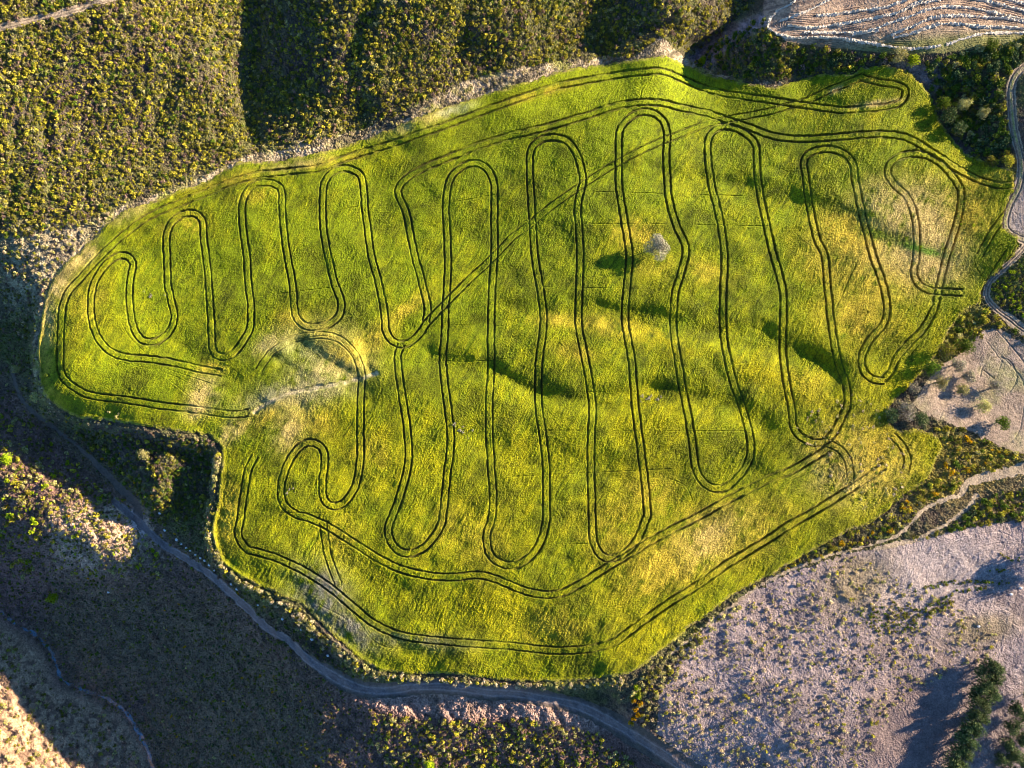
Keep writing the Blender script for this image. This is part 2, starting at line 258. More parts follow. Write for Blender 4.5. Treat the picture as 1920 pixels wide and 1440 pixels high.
# ------------------------------------------------------------------ wheel tracks pressed through the crop
TRACKS = [
 '5: 1250 655 1120 635 1000 605 850 580 720 570 630 540 570 480 535 410 518 320 520 220 545 130 590 60 635 18 680 -2 720 3 747 30 752 60 742 110 733 190 735 260 745 360 770 430 810 475 870 483 930 450 970 400 985 330 965 240 948 150 943 0 | 1: 940 1380 945 1310 970 1250 1020 1213 1075 1200 1120 1215 1145 1255 1150 1340 1163 1440 | 5: 1182 200 1193 400 1197 500 1220 555 1280 565 1340 520 1375 470 1410 400 1415 300 1400 150 1390 0 | 1: 1372 1300 1365 1200 1370 1130 1400 1065 1440 1038 | 2: 50 1030 110 1040 143 1070 148 1120 155 1250 178 1440 | 6: 207 150 217 290 235 355 290 397 392 390 455 350 480 300 475 240 442 150 408 0 | 2: 395 1440 382 1300 378 1180 382 1050 412 985 475 952 540 957 590 993 606 1060 612 1150 628 1290 650 1440 | 6: 690 150 722 320 732 420 765 475 820 497 870 480 930 425 965 370 1080 250 1180 150',
 '6: 1180 150 1340 0 | 3: 0 1335 100 1260 210 1170 370 1055 560 935 700 860 870 785 1080 705 1230 670 1440 632 | 4: 90 605 200 575 350 505 440 472 520 438',
 '6: 815 500 798 560 803 650 825 800 848 950 860 1100 850 1200 810 1350 775 1440 | 10: 745 80 755 150 800 212 860 228 930 205 990 150 1035 80 1053 0 | 6: 1072 1250 1090 1100 1095 1000 1085 900 1065 750 1050 600 1060 450 1065 300 1075 150 1078 0 | 2: 1073 1440 1068 1200 1075 1070 1110 980 1170 935 1230 922 1290 945 1330 1010 1340 1080 1338 1250 1340 1440 | 6: 1325 200 1320 450 1320 650 1310 800 1310 1000 1320 1150 1330 1430 | 10: 1297 120 1308 220 1355 272 1430 297 | 11: 60 272 120 225 165 150 185 70 190 0 | 7: 190 1200 170 1000 148 850 145 700 155 550 172 400 172 300 150 150 125 0 | 3: 110 1200 100 1000 98 880 120 820 170 785 240 775 310 800 360 870 385 950 395 1020 378 1100 365 1180 375 1300 380 1440 | 7: 375 200 370 350 385 470 415 620 440 760 450 870 442 1000 440 1200 447 1440 | 11: 450 120 460 180 495 235 540 258 600 240 670 190 720 110 745 40 757 0 | 7: 740 1250 715 1050 690 850 670 600 650 480 632 370 635 250 650 100 657 0 | 3: 640 1320 620 1200 600 1070 595 950 595 850 600 750 630 690 690 645 750 632 810 650 855 700 868 780 862 870 868 1000 880 1130 920 1270 965 1370 970 1440 | 7: 945 100 915 200 902 330 905 450 930 600 955 750 985 900 1010 1050 1025 1180 1060 1260 1130 1305 1200 1295 1270 1230 1325 1150 1337 1050 1315 950 1280 820 1240 720 1210 600 1185 450 1180 300 1185 150 1190 0 | 3: 1165 1250 1125 1080 1100 930 1095 810 1120 745 1180 715 1250 725 1320 765 1365 820 1370 900 1375 1000 1400 1150 1430 1290 | 4: 25 1440 | 8: 60 120 80 230 78 400 78 550 95 700 125 850 135 950 170 1010 240 1045 300 1045 355 1000 410 900 440 820 430 720 395 620 365 500 345 350 330 200 310 0 | 4: 265 1340 225 1150 205 1000 195 920 220 870 290 845 360 845 430 875 470 930 480 1010 510 1150 545 1300 582 1440 | 8: 625 120 655 240 660 320 640 380 580 450 530 530 517 600 540 660 590 695 640 700',
 '8: 640 690 680 650 720 560 800 470 870 400 920 310 945 220 965 120 995 0 | 4: 1040 1300 1070 1180 1075 1080 1045 1020 980 940 900 885 820 868 740 880 680 920 665 980 700 1040 770 1110 810 1200 825 1300 825 1440 | 8: 812 100 840 160 900 195 980 202 1080 205',
 '4: 1390 1038 1300 1045 1180 1015 1050 950 930 870 800 790 700 762 550 760 350 775 150 785 0 762 | 3: 1330 720 1210 680 1100 645 950 610 830 582 700 580 550 610 350 675 150 730 0 765 | 2: 1250 825 1100 882 950 945 850 1000 802 1060 805 1110 845 1200 868 1320 893 1440 | 6: 925 120 950 220 965 300 955 370',
 '4: 520 440 600 462 700 478 755 500 762 540 740 575 680 600 550 615 420 622 300 610 100 580 0 565 | 3: 1250 540 1090 505 940 442 830 404 700 412 500 442 300 478 150 520 0 572 | 2: 1250 640 1050 715 900 765 750 818 600 862 450 910 350 950 200 965 0 990 | 1: 1300 1030 1150 1090 1000 1150 900 1190 800 1245 700 1320 640 1372 560 1450 | 5: 470 110 395 195 360 285 352 400 348 500 350 640 385 705 470 765 560 790 700 805 900 838 1100 862 1300 890 1400 880',
 '5: 1440 1120 1395 1220 1362 1440 | 9: 1343 120 1385 195 | 10: 0 218 120 255 250 315 370 385 470 462 560 540 650 610 740 660 850 695 1000 715 1200 733 1440 750 | 11: 200 770 400 768 540 735 620 690 740 600 900 490 1050 395 1200 290 1440 145 | 12: 100 75 220 10 | 8: 230 1435 400 1340 520 1260 640 1180',
 '6: 598 690 590 800 588 1000 590 1130 572 1250 540 1330 480 1395 420 1400 380 1350 378 1250 388 1160 380 1090 330 1050 260 1060 200 1130 160 1220 142 1320 165 1400 230 1450 | 10: 300 30 420 85 550 170 700 262 800 310 950 350 1100 362 1250 350 1340 370 1440 410 | 11: 100 447 200 460 290 445 400 385 540 300 640 240 760 165 900 90 1060 10 | 7: 1200 1370 1350 1295 1440 1250 | 8: 150 1190 325 1083',
 '8: 325 1050 400 1090 445 1160 455 1260', '8: 690 1010 740 1060 775 1140 765 1200', '10: 380 60 410 250 465 400',
 '6: 20 640 90 540 180 485 290 450 420 452 500 490 560 560 590 640 598 700', '4: 1355 1170 1250 1310 1180 1440', '8: 1345 -20 1290 60 1235 150', '4: 1420 1350 1380 1430',
]
FAINT = ['5: 700 600 1000 680 1150 790', '5: 680 350 740 460 850 560 930 570', '6: 60 550 200 480 380 450 480 480 550 560',
 '6: 1090 390 1440 395', '6: 900 605 1050 590 1200 595 1440 575', '7: 0 380 300 350', '7: 180 175 900 190', '7: 180 980 1440 985', '7: 0 1240 1000 1190', '7: 0 765 700 765', '3: 400 1260 850 1265 1440 1275',
 '3: 400 1080 1440 1110', '3: 300 1000 560 930', '4: 430 980 360 1220', '4: 640 1000 600 1180', '4: 660 1180 600 1300', '8: 500 20 380 290', '1: 800 1200 950 1130 1250 1030 1440 985', '6: 600 1300 640 1400 650 1440 | 10: 130 0', '2: 880 100 870 102',
 '3: 780 450 730 510 720 560', '4: 0 960 200 955', '4: 1130 840 1200 930', '6: 400 800 330 960', '6: 430 820 380 1000', '8: 880 450 760 600', '6: 0 230 500 170', '2: 400 1200 640 1150', '2: 1060 1150 1340 1100', '5: 900 620 1200 720', '5: 950 690 1180 880',
 '11: 860 1180 900 1300', '10: 240 310 330 370 420 420 560 580 700 740 950 770 1300 790', '10: 190 200 230 420 520 600', '8: 1150 0 1160 60 1230 170', '8: 60 1290 300 1180', '11: 0 190 420 175', '7: 880 1250 970 1290 1010 1370']
rut = np.full((NY, NX), 1e3, np.float32); rutw = rut.copy(); rutv = rut.copy()
for ti, s in enumerate(TRACKS):
    c = smooth(T(s), n=5); g = ground(c[:, 0], c[:, 1])[:, :2]
    t = np.gradient(g, axis=0)
    for _ in range(2): t[1:-1] = (t[:-2] + t[1:-1] * 2 + t[2:]) / 4
    t /= np.linalg.norm(t, axis=1)[:, None] + 1e-9
    nrm = np.stack([-t[:, 1], t[:, 0]], -1)
    for side in (-1, 1):
        q = g + nrm * side * 0.95
        m = S * (1 - ground(c[:, 0], c[:, 1])[:, 2] / H)
        pp = np.stack([q[:, 0] / m + 960, 720 - q[:, 1] / m], -1)
        dist(pp, 6, {1: rutw, 8: rutv, 9: rutv, 10: rutv, 11: rutv, 12: rutw, 13: rutv, 14: rutv}.get(ti, rut))
thin = np.full((NY, NX), 1e3, np.float32)
for s in FAINT: dist(smooth(T(s)), 5, thin)
rj = noise(5, 71) * .55 + noise(2.2, 72) * .45; rut = rut + rj; rutw = rutw + rj; rutv = rutv + rj
strength = np.clip(0.78 + 0.42 * noise(60, 73) + .4 * noise(11, 76), .3, 1)
rutm = np.maximum(1 - ss(1.15, 2.35, rut), np.maximum((1 - ss(.6, 1.7, rutw)) * .75, (1 - ss(.9, 2.0, rutv)) * .7)); thinm = .7 * (1 - ss(.2, 1.3, thin + noise(4, 74) * .5)) * np.clip(.5 + noise(30, 75) * .9, 0, 1)

# bare, thin, tinted and painted-shade patches of the crop (x, y, rx, ry, turn, colour key, strength)
def blob(x, y, rx, ry, a=0):
    c, s = math.cos(math.radians(a)), math.sin(math.radians(a)); dx = PX - x; dy = PY - y
    u = (dx * c + dy * s) / rx; v = (-dx * s + dy * c) / ry
    return np.exp(-(u * u + v * v)).astype(np.float32)
def L(r, g, b): return np.array([((v / 255 + .055) / 1.055) ** 2.4 if v > 10 else v / 255 / 12.92 for v in (r, g, b)], np.float32)
COL = np.zeros((NY, NX, 3), np.float32)
def mix(c, m):
    global COL
    COL += (np.asarray(c, np.float32) - COL) * m[..., None]
n_big = fbm(120, 81, 3); n_mid = fbm(34, 85, 3); n_sm = fbm(9, 88, 2); n_fine = noise(2.4, 91) * .6 + noise(4.5, 92) * .4
n_str = fbm(16, 94, 2, sx=2.6, sy=.7, rot=-.55)
# --- the crop
lush = L(104, 114, 3); yel = L(146, 136, 8); dry = L(164, 142, 40); straw = L(172, 148, 88); dark = L(76, 80, 8); soil = L(78, 70, 40)
grass_m = np.zeros((NY, NX), np.float32)
COL[:] = lush
south = ss(560, 900, PY + .18 * (PX - 960)); east = ss(1450, 1800, PX)
wh = np.random.default_rng(7).uniform(-1, 1, (NY, NX)).astype(np.float32); wh2 = noise(1.7, 98)
lean = fbm(3.2, 99, 2, sx=3.2, sy=.75, rot=-1.05); lean2 = fbm(9, 102, 2, sx=3.0, sy=.7, rot=-1.0)
mix(yel, np.clip(.10 + .32 * south + .20 * east + .34 * n_mid + .22 * n_big + .3 * lean2, 0, .95))
mix(dark, np.clip(.14 - .9 * fbm(24, 96, 3) + .5 * noise(60, 97) - .2 * east + .12 * south - .3 * lean2, 0, .85) * .85)
mix(L(126, 134, 4), blob(1150, 160, 520, 60, -8) * .8)
for (x, y, rx, ry, a, c, st) in [
 (1290, 1030, 110, 45, -32, dry, .75), (1330, 1010, 60, 30, -30, straw, .6), (1240, 1060, 60, 25, -30, dry, .6), (1150, 1000, 60, 60, 0, dry, .35), (1230, 930, 50, 35, 20, dry, .5),
 (1690, 400, 75, 45, 20, straw, .7), (1690, 480, 90, 45, 10, straw, .8), (1590, 440, 60, 30, 25, dry, .7), (1570, 480, 70, 50, 0, dry, .5), (1755, 395, 50, 40, 40, straw, .5), (1740, 470, 50, 40, 0, straw, .8),
 (1640, 540, 60, 40, 0, dry, .5), (1620, 610, 50, 40, 0, dry, .4), (1590, 590, 60, 40, 30, dry, .4), (1500, 720, 50, 30, 30, dry, .35), (1190, 440, 40, 24, 10, dry, .65), (1235, 500, 35, 25, 0, dry, .35),
 (1320, 510, 40, 20, 10, dry, .4), (1180, 620, 70, 18, 12, dry, .5), (1080, 660, 40, 15, 10, dry, .4), (1240, 640, 60, 15, 20, yel, .6), (1430, 700, 80, 20, 25, yel, .6), (1050, 600, 60, 12, 5, dry, .5),
 (1410, 1000, 60, 40, -30, dry, .5), (1600, 880, 70, 50, 0, straw, .65), (1640, 860, 60, 50, 0, dry, .7), (1560, 830, 40, 30, 0, dry, .6), (1880, 335, 40, 12, 5, dry, .7), (1820, 340, 40, 15, 20, dry, .4), (1820, 400, 40, 40, 0, dry, .7),
 (90, 600, 14, 60, 5, straw, .75), (110, 530, 20, 30, 30, straw, .8), (160, 480, 30, 14, -40, straw, .7), (95, 745, 20, 30, -30, dry, .6), (85, 660, 12, 40, 0, dry, .6), (170, 570, 30, 50, 20, dry, .3),
 (385, 735, 22, 30, 20, straw, .65), (375, 765, 25, 14, -30, straw, .55), (400, 690, 22, 10, 10, dry, .6), (440, 810, 30, 14, -30, straw, .7), (515, 640, 40, 14, -25, straw, .6), (545, 600, 22, 14, 0, dry, .5),
 (560, 735, 80, 24, -15, L(136, 128, 90), .9), (620, 670, 60, 45, -20, L(128, 128, 78), .7), (560, 640, 60, 25, -10, L(130, 130, 74), .5), (620, 700, 60, 30, -20, straw, .45), (640, 660, 50, 20, 30, dry, .45), (545, 805, 35, 22, -50, straw, .7), (590, 790, 40, 30, 0, dry, .4), (690, 640, 50, 20, -35, dry, .5), (770, 575, 40, 12, -35, dry, .55),
 (600, 620, 70, 25, 5, dry, .25), (500, 780, 50, 14, -30, dry, .5), (780, 232, 60, 12, -20, straw, .45), (830, 212, 45, 10, -18, dry, .5), (560, 310, 60, 8, -10, straw, .4), (640, 300, 60, 8, -12, dry, .4), (1020, 175, 70, 9, -15, dry, .5), (850, 208, 30, 8, -15, L(176, 180, 150), .4),
 (350, 420, 40, 25, -20, dry, .4), (480, 370, 40, 12, -10, dry, .4), (430, 340, 60, 10, -15, dry, .5), (250, 400, 30, 10, -30, straw, .5), (1600, 160, 60, 10, -10, dry, .4), (1560, 210, 70, 12, 5, yel, .5), (1690, 140, 25, 8, 10, dry, .6),
 (1640, 196, 40, 5, -8, straw, .9), (1565, 172, 14, 5, -25, straw, .8), (1230, 1180, 80, 30, -30, yel, .5), (1040, 1170, 80, 30, 0, dry, .3), (900, 1010, 50, 40, 0, dry, .35), (830, 980, 40, 40, 0, dry, .25), (700, 860, 40, 40, 0, dry, .3), (900, 1130, 80, 30, 0, yel, .5),
 (430, 960, 16, 60, 5, dry, .5), (600, 1110, 50, 40, 40, L(96, 92, 84), .75), (660, 1180, 45, 22, 35, L(104, 98, 90), .7), (780, 1200, 90, 14, 5, L(100, 98, 60), .6), (640, 1000, 40, 40, 30, dry, .3),  # the two dull greys paint the shade of a slope facing away
 (1660, 445, 55, 9, 14, L(92, 108, 14), .8), (1730, 470, 45, 7, 14, L(70, 110, 10), .7)]:
    mix(c, np.clip(st * 1.1 * blob(x, y, rx * 1.1, ry * 1.1, a) * (1 + .8 * n_mid + .8 * n_sm + .6 * lean2), 0, .85))
mg = (1 - ss(.62, .97, fb)) * field; mix(L(140, 130, 54), np.clip(mg * (.55 + 1.1 * n_sm + .5 * n_mid), 0, .85)); mix(L(112, 96, 70), np.clip(mg * (noise(5, 155) * 1.4 - .2), 0, .8))
strength = strength * (1 - .75 * np.clip(blob(600, 700, 90, 60) + blob(400, 750, 40, 40), 0, 1))
mix(soil, rutm * strength * .75)
path_in = smooth(T('5: 1440 880 | 6: 60 830 180 775 300 750 450 722 600 688 680 660'), n=6); dpi = dist(path_in, 20) + noise(7, 101) * 2
mix(L(176, 160, 124), np.clip((1 - ss(1.0, 6.0, dpi)) * (.5 + .5 * n_sm), 0, .8)); tramp = (1 - ss(2, 7, dpi)) * .7
COL *= np.clip(1 + .20 * n_fine + .16 * n_sm + .32 * wh + .28 * wh2 + .28 * lean + .14 * lean2, .25, 2)[..., None]
CROP = COL.copy()

# --- everything else
earth = L(94, 84, 58); olive = L(96, 98, 44); purple = L(92, 74, 72); COL = np.zeros_like(CROP); COL[:] = earth
mix(olive, np.clip(.5 + .7 * n_mid, 0, 1)); mix(purple, np.clip(.25 + .6 * n_big - .4 * n_sm, 0, .8))
def area(poly, c, bl, st=1.0, rag=True):
    m = blur(fill(poly), bl); m = np.clip(m * (1 + (.9 * n_mid + .5 * n_sm) * (rag)), 0, 1) * st; mix(c, m)
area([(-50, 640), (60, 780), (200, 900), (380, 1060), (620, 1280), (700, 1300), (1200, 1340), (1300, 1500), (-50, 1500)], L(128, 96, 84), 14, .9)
area([(120, 1080), (400, 1120), (600, 1300), (620, 1500), (300, 1500), (200, 1300), (60, 1200)], L(112, 98, 70), 30, .7)
area([(90, 960), (180, 945), (260, 950), (300, 1010), (330, 1050), (200, 1070), (100, 1060)], L(176, 146, 120), 12, .95)
area([(240, 960), (262, 955), (275, 1000), (262, 1020), (235, 1000)], L(200, 180, 170), 5, .8)
area([(660, 1300), (760, 1300), (850, 1290), (1000, 1310), (1110, 1335), (1160, 1370), (1100, 1370), (960, 1345), (800, 1345), (700, 1320)], L(160, 132, 116), 6, .95)
area([(0, 440), (130, 420), (190, 410), (130, 480), (80, 560), (0, 590)], L(176, 160, 126), 12, .7)
area([(1290, 110), (1330, 80), (1400, 40), (1440, 22), (1445, 45), (1390, 65), (1340, 110), (1330, 130)], L(150, 130, 132), 6, .9)
area([(1650, 118), (1720, 122), (1780, 125), (1800, 150), (1760, 170), (1730, 150)], L(140, 124, 124), 8, .8)
area([(1840, 60), (1920, 60), (1920, 110), (1860, 110)], L(110, 116, 30), 10, .7)
area([(1760, 590), (1830, 580), (1870, 610), (1820, 650), (1760, 700), (1750, 660)], L(140, 128, 50), 10, .7)
area([(1740, 1010), (1780, 880), (1860, 880), (1960, 860), (1960, 990), (1880, 970)], L(140, 118, 80), 14, .6)
area([(1750, 800), (1900, 850), (1880, 900), (1780, 930), (1700, 960), (1720, 900)], L(150, 132, 50), 12, .6)
area([(1850, 1170), (1960, 1140), (1960, 1300), (1900, 1310), (1860, 1260)], L(176, 150, 120), 10, .8)
area([(200, 0), (420, 0), (300, 50), (240, 60)], L(150, 130, 80), 20, .5)
ps = blur(pale_slope, 6); mix(L(196, 160, 124), np.clip(ps * (1 + .5 * n_sm), 0, 1) * .9)
mix(L(104, 80, 66), ps * np.clip(n_sm * 1.5 + .3, 0, .85))
b = bank.astype(np.float32); mix(L(180, 160, 130), b * .95); mix(L(104, 92, 58), b * np.clip(n_sm * 2.0 + .1, 0, .9)); mix(L(130, 130, 50), b * np.clip(n_mid * 1.8, 0, .8)); mix(L(90, 80, 62), b * np.clip(noise(12, 131, sx=3, sy=.6, rot=-.42) * 1.8, 0, .9))
sb = stub.astype(np.float32); mix(L(160, 134, 110), sb); mix(L(112, 92, 80), sb * np.clip(noise(6, 141, sx=4, sy=.5, rot=-.2) * 1.2, 0, .8)); mix(L(108, 110, 50), sb * np.clip(blob(1800, 88, 220, 22, -3) * 1.3, 0, .8))
gr = grey.astype(np.float32); mix(L(142, 124, 118), gr); mix(L(106, 90, 84), gr * np.clip(.2 + n_mid, 0, .7)); mix(L(164, 144, 132), gr * np.clip(n_sm * .9, 0, .5))
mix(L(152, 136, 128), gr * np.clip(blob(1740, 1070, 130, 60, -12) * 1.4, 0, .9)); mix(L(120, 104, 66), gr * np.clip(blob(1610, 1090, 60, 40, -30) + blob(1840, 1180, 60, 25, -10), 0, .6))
mix(L(112, 94, 88), gr * np.clip(blob(1700, 1370, 90, 120, 30) * 1.3, 0, .9))  # painted shade: darker ground where the diagonal tree row casts its shadow
yd = yard.astype(np.float32); mix(L(140, 120, 102), yd); mix(L(140, 136, 84), yd * np.clip(n_mid * .7 + blob(1875, 700, 34, 34), 0, .6)); mix(L(130, 114, 100), yd * np.clip(n_sm, 0, .5))
rd = (road).astype(np.float32); mix(L(108, 92, 86), rd); mix(L(128, 112, 106), rd * np.clip((1 - ss(1, 6, dr + noise(12, 105) * 4)) * .7, 0, 1)); mix(L(104, 92, 84), rd * np.clip(n_sm * .9, 0, .5)); mix(L(150, 134, 124), rd * .6 * np.exp(-((dr - 6 + noise(30, 151) * 1.5) / 1.6) ** 2)); mix(L(84, 74, 60), rd * np.clip(.9 * ss(7, 14, dr + noise(7, 152) * 3), 0, .7))
tk = ((track | dirtpath) & (RID == 3)).astype(np.float32); mix(L(150, 132, 108), tk); mix(L(128, 112, 96), tk * np.clip(n_sm * 1.1, 0, .6))
mix(L(104, 90, 78), tk * np.clip(np.exp(-((dtr - 5) / 1.5) ** 2) + np.exp(-((dty - 2.6) / 1.2) ** 2) + np.exp(-((dtl - 3) / 1.2) ** 2), 0, .85)); mix(L(140, 134, 70), tk * np.clip(np.exp(-(dtr / 2) ** 2) * (.8 + n_sm), 0, .8))
mix(L(140, 124, 112), (RID == 8).astype(np.float32))
mix(L(84, 100, 110), (RID == 9).astype(np.float32) * np.clip(.7 + n_sm, 0, 1))
COL *= np.clip(1 + (.28 * n_fine + .25 * n_sm + .30 * wh + .25 * wh2) * np.where((RID == 5) | (RID == 2), .6, 1), .25, 2)[..., None]
fm = field[..., None]; COL = np.where(fm, CROP, COL); COL = np.clip(COL, 0.003, .85); del CROP

# ------------------------------------------------------------------ fine relief: crop stand, clods, tussocks, ruts
det = np.zeros((NY, NX), np.float32)
stand = field.astype(np.float32) * .85
stand *= .45 + .55 * ss(.5, .95, fb); stand *= 1 - rutm * strength; stand *= 1 - .5 * thinm; stand *= 1 - .8 * tramp
wv = noise(1.9, 111) * .55 + noise(3.6, 112) * .45
crop_rough = np.clip(.085 + .04 * noise(40, 113) + .05 * east + .03 * south, .04, .22)
det += stand + field * (1 - rutm) * ((wv + .8 * wh + .8 * lean) * crop_rough + lean2 * .07)
rough = np.where(RID == 0, .34, 0) + np.where(RID == 7, .34, 0) + np.where(RID == 5, .12, 0) + np.where(RID == 4, .07, 0) + np.where(RID == 6, .06, 0) + np.where(RID == 3, .06, 0) + np.where(RID == 2, .06, 0) + np.where(RID == 8, .06, 0)
rough = rough.astype(np.float32)
det += rough * (wv + .45 * wh + .9 * n_sm)
for dd, c in ((dtr, 3.2), (dty, 2.5)): det -= .18 * np.exp(-((dd - 5 if c > 3 else dd - c) / 1.3) ** 2) * (RID == 3)
for s, a in (('0: 1838 707 1842 690 1855 676 1873 670 1892 676 1903 692 1907 707 1900 726 1888 738', .14), ('0: 1878 668 1900 690 1918 715 1925 760', .12), ('0: 1870 620 1905 660 1935 700', .12), ('0: 1850 640 1880 680', .1), ('0: 1790 800 1830 825 1880 838 1910 810 1920 760', .12), ('0: 1760 790 1775 760 1800 770', .1), ('0: 1845 695 1875 720', .1), ('0: 1880 672 1868 710', .08),
             ('12: 1190 200 1300 175 1380 185', .15), ('12: 1200 130 1290 110 1380 140', .12)):
    d = dist(smooth(T(s)), 6); det -= a * np.exp(-(d / 1.3) ** 2) * (RID > 3)
# furrows of the ploughed ground
fur = np.sin((PX * .62 + PY * .78 + 14 * noise(160, 121)) / 1.9) * .05; det += fur * (RID == 5) * (blob(1760, 1080, 150, 70, -10) + .3)
drow = np.full((NY, NX), 1e3, np.float32)
for s_ in ('4: 110 140 300 150 520 115 740 65 900 -10', '4: 560 175 680 130 800 92 900 52 1000 38 1150 45 1300 80 1440 112 1560 140', '4: 760 165 820 145 930 100 1080 86 1200 96 1300 100 1440 122 1560 140', '4: 790 190 860 168 960 136 1080 134 1200 150 1320 152 1440 160 1560 165', '4: 0 150 50 190 150 212 300 208 450 220 600 246 720 266 850 270 970 255 1080 222 1200 190 1440 184 1560 186'): dist(smooth(T(s_)), 26, drow)
det += np.where((RID == 4) & (drow < 100), np.sin(drow * 1.5 + noise(20, 161)) * .10 * np.clip(.6 + noise(15, 162), 0, 1.3), 0).astype(np.float32)
WZ = HT + det.astype(np.float32)

# ------------------------------------------------------------------ materials
def mat(name, rough=.9, spec=.15, bump=.0, bscale=3.0, attr=True, base=(.5, .5, .5, 1), var=.0, transl=0.0, objvar=0.0):
    m = bpy.data.materials.new(name); m.use_nodes = True; n = m.node_tree.nodes; l = m.node_tree.links
    p = n['Principled BSDF']; p.inputs['Roughness'].default_value = rough; p.inputs['Specular IOR Level'].default_value = spec
    out = n['Material Output']
    if attr: a = n.new('ShaderNodeAttribute'); a.attribute_name = 'Col'; c = a.outputs['Color']
    else: a = n.new('ShaderNodeRGB'); a.outputs[0].default_value = base; c = a.outputs[0]
    if var:
        g = n.new('ShaderNodeNewGeometry'); t = n.new('ShaderNodeTexNoise'); t.inputs['Scale'].default_value = bscale; t.inputs['Detail'].default_value = 4
        l.new(g.outputs['Position'], t.inputs['Vector'])
        mr = n.new('ShaderNodeMapRange'); mr.inputs[1].default_value = .3; mr.inputs[2].default_value = .7; mr.inputs[3].default_value = 1 - var; mr.inputs[4].default_value = 1 + var
        l.new(t.outputs[0], mr.inputs[0]); h = n.new('ShaderNodeHueSaturation'); l.new(c, h.inputs['Color']); l.new(mr.outputs[0], h.inputs['Value']); c = h.outputs[0]
    if objvar:
        o = n.new('ShaderNodeObjectInfo'); mr = n.new('ShaderNodeMapRange'); mr.inputs[3].default_value = 1 - objvar; mr.inputs[4].default_value = 1 + objvar
        l.new(o.outputs['Random'], mr.inputs[0]); h = n.new('ShaderNodeHueSaturation'); l.new(c, h.inputs['Color']); l.new(mr.outputs[0], h.inputs['Value'])
        m2 = n.new('ShaderNodeMapRange'); m2.inputs[3].default_value = .5 - objvar * .05; m2.inputs[4].default_value = .5 + objvar * .05
        l.new(o.outputs['Random'], m2.inputs[0]); l.new(m2.outputs[0], h.inputs['Hue']); c = h.outputs[0]
    l.new(c, p.inputs['Base Color'])
    if bump:
        g = n.new('ShaderNodeNewGeometry'); t = n.new('ShaderNodeTexNoise'); t.inputs['Scale'].default_value = bscale; t.inputs['Detail'].default_value = 3
        l.new(g.outputs['Position'], t.inputs['Vector']); bm = n.new('ShaderNodeBump'); bm.inputs['Distance'].default_value = bump; bm.inputs['Strength'].default_value = 1
        l.new(t.outputs[0], bm.inputs['Height']); l.new(bm.outputs[0], p.inputs['Normal'])
    if transl:
        tr = n.new('ShaderNodeBsdfTranslucent'); l.new(c, tr.inputs['Color']); mx = n.new('ShaderNodeMixShader'); mx.inputs[0].default_value = transl
        l.new(p.outputs[0], mx.inputs[1]); l.new(tr.outputs[0], mx.inputs[2]); l.new(mx.outputs[0], out.inputs['Surface'])
    return m
M = {'crop': mat('crop', var=.22, bump=.10, bscale=5.0), 'soil': mat('soil', var=.2, bump=.12, bscale=2.2), 'road': mat('road_dirt', var=.12, bump=.03, bscale=3),
     'water': mat('stream_water', rough=.25, spec=.5, var=.2, bscale=1.2), 'leaf': mat('foliage', transl=.22, objvar=.22), 'leafstuff': mat('foliage_mass', transl=.22),
     'bark': mat('bark', attr=False, base=(.12, .09, .07, 1), var=.3, bscale=4), 'stone': mat('stone', attr=False, base=(.62, .6, .56, 1), var=.15, bscale=5),
     'straw': mat('straw', attr=False, base=(.54, .45, .34, 1), var=.3, bscale=2.5, bump=.1)}

def tag(o, label=None, cat=None, group=None, kind=None):
    if label: o['label'] = label
    if cat: o['category'] = cat
    if group: o['group'] = group
    if kind: o['kind'] = kind
    return o
def npmesh(name, V, F, C=None, k=4, flat=False):
    me = bpy.data.meshes.new(name); nf = len(F)
    me.vertices.add(len(V)); me.vertices.foreach_set('co', np.ascontiguousarray(V, np.float32).ravel())
    me.loops.add(nf * k); me.loops.foreach_set('vertex_index', np.ascontiguousarray(F, np.int32).ravel())
    me.polygons.add(nf); me.polygons.foreach_set('loop_start', np.arange(nf, dtype=np.int32) * k)
    me.polygons.foreach_set('use_smooth', np.full(nf, not flat))
    if C is not None:
        a = me.attributes.new('Col', 'FLOAT_COLOR', 'POINT'); c = np.ones((len(V), 4), np.float32); c[:, :3] = C; a.data.foreach_set('color', c.ravel())
    me.update(calc_edges=True); return me
def link(name, me, m, parent=None):
    o = bpy.data.objects.new(name, me); col.objects.link(o); o.parent = parent
    if m is not None and len(me.materials) == 0: me.materials.append(m)
    return o

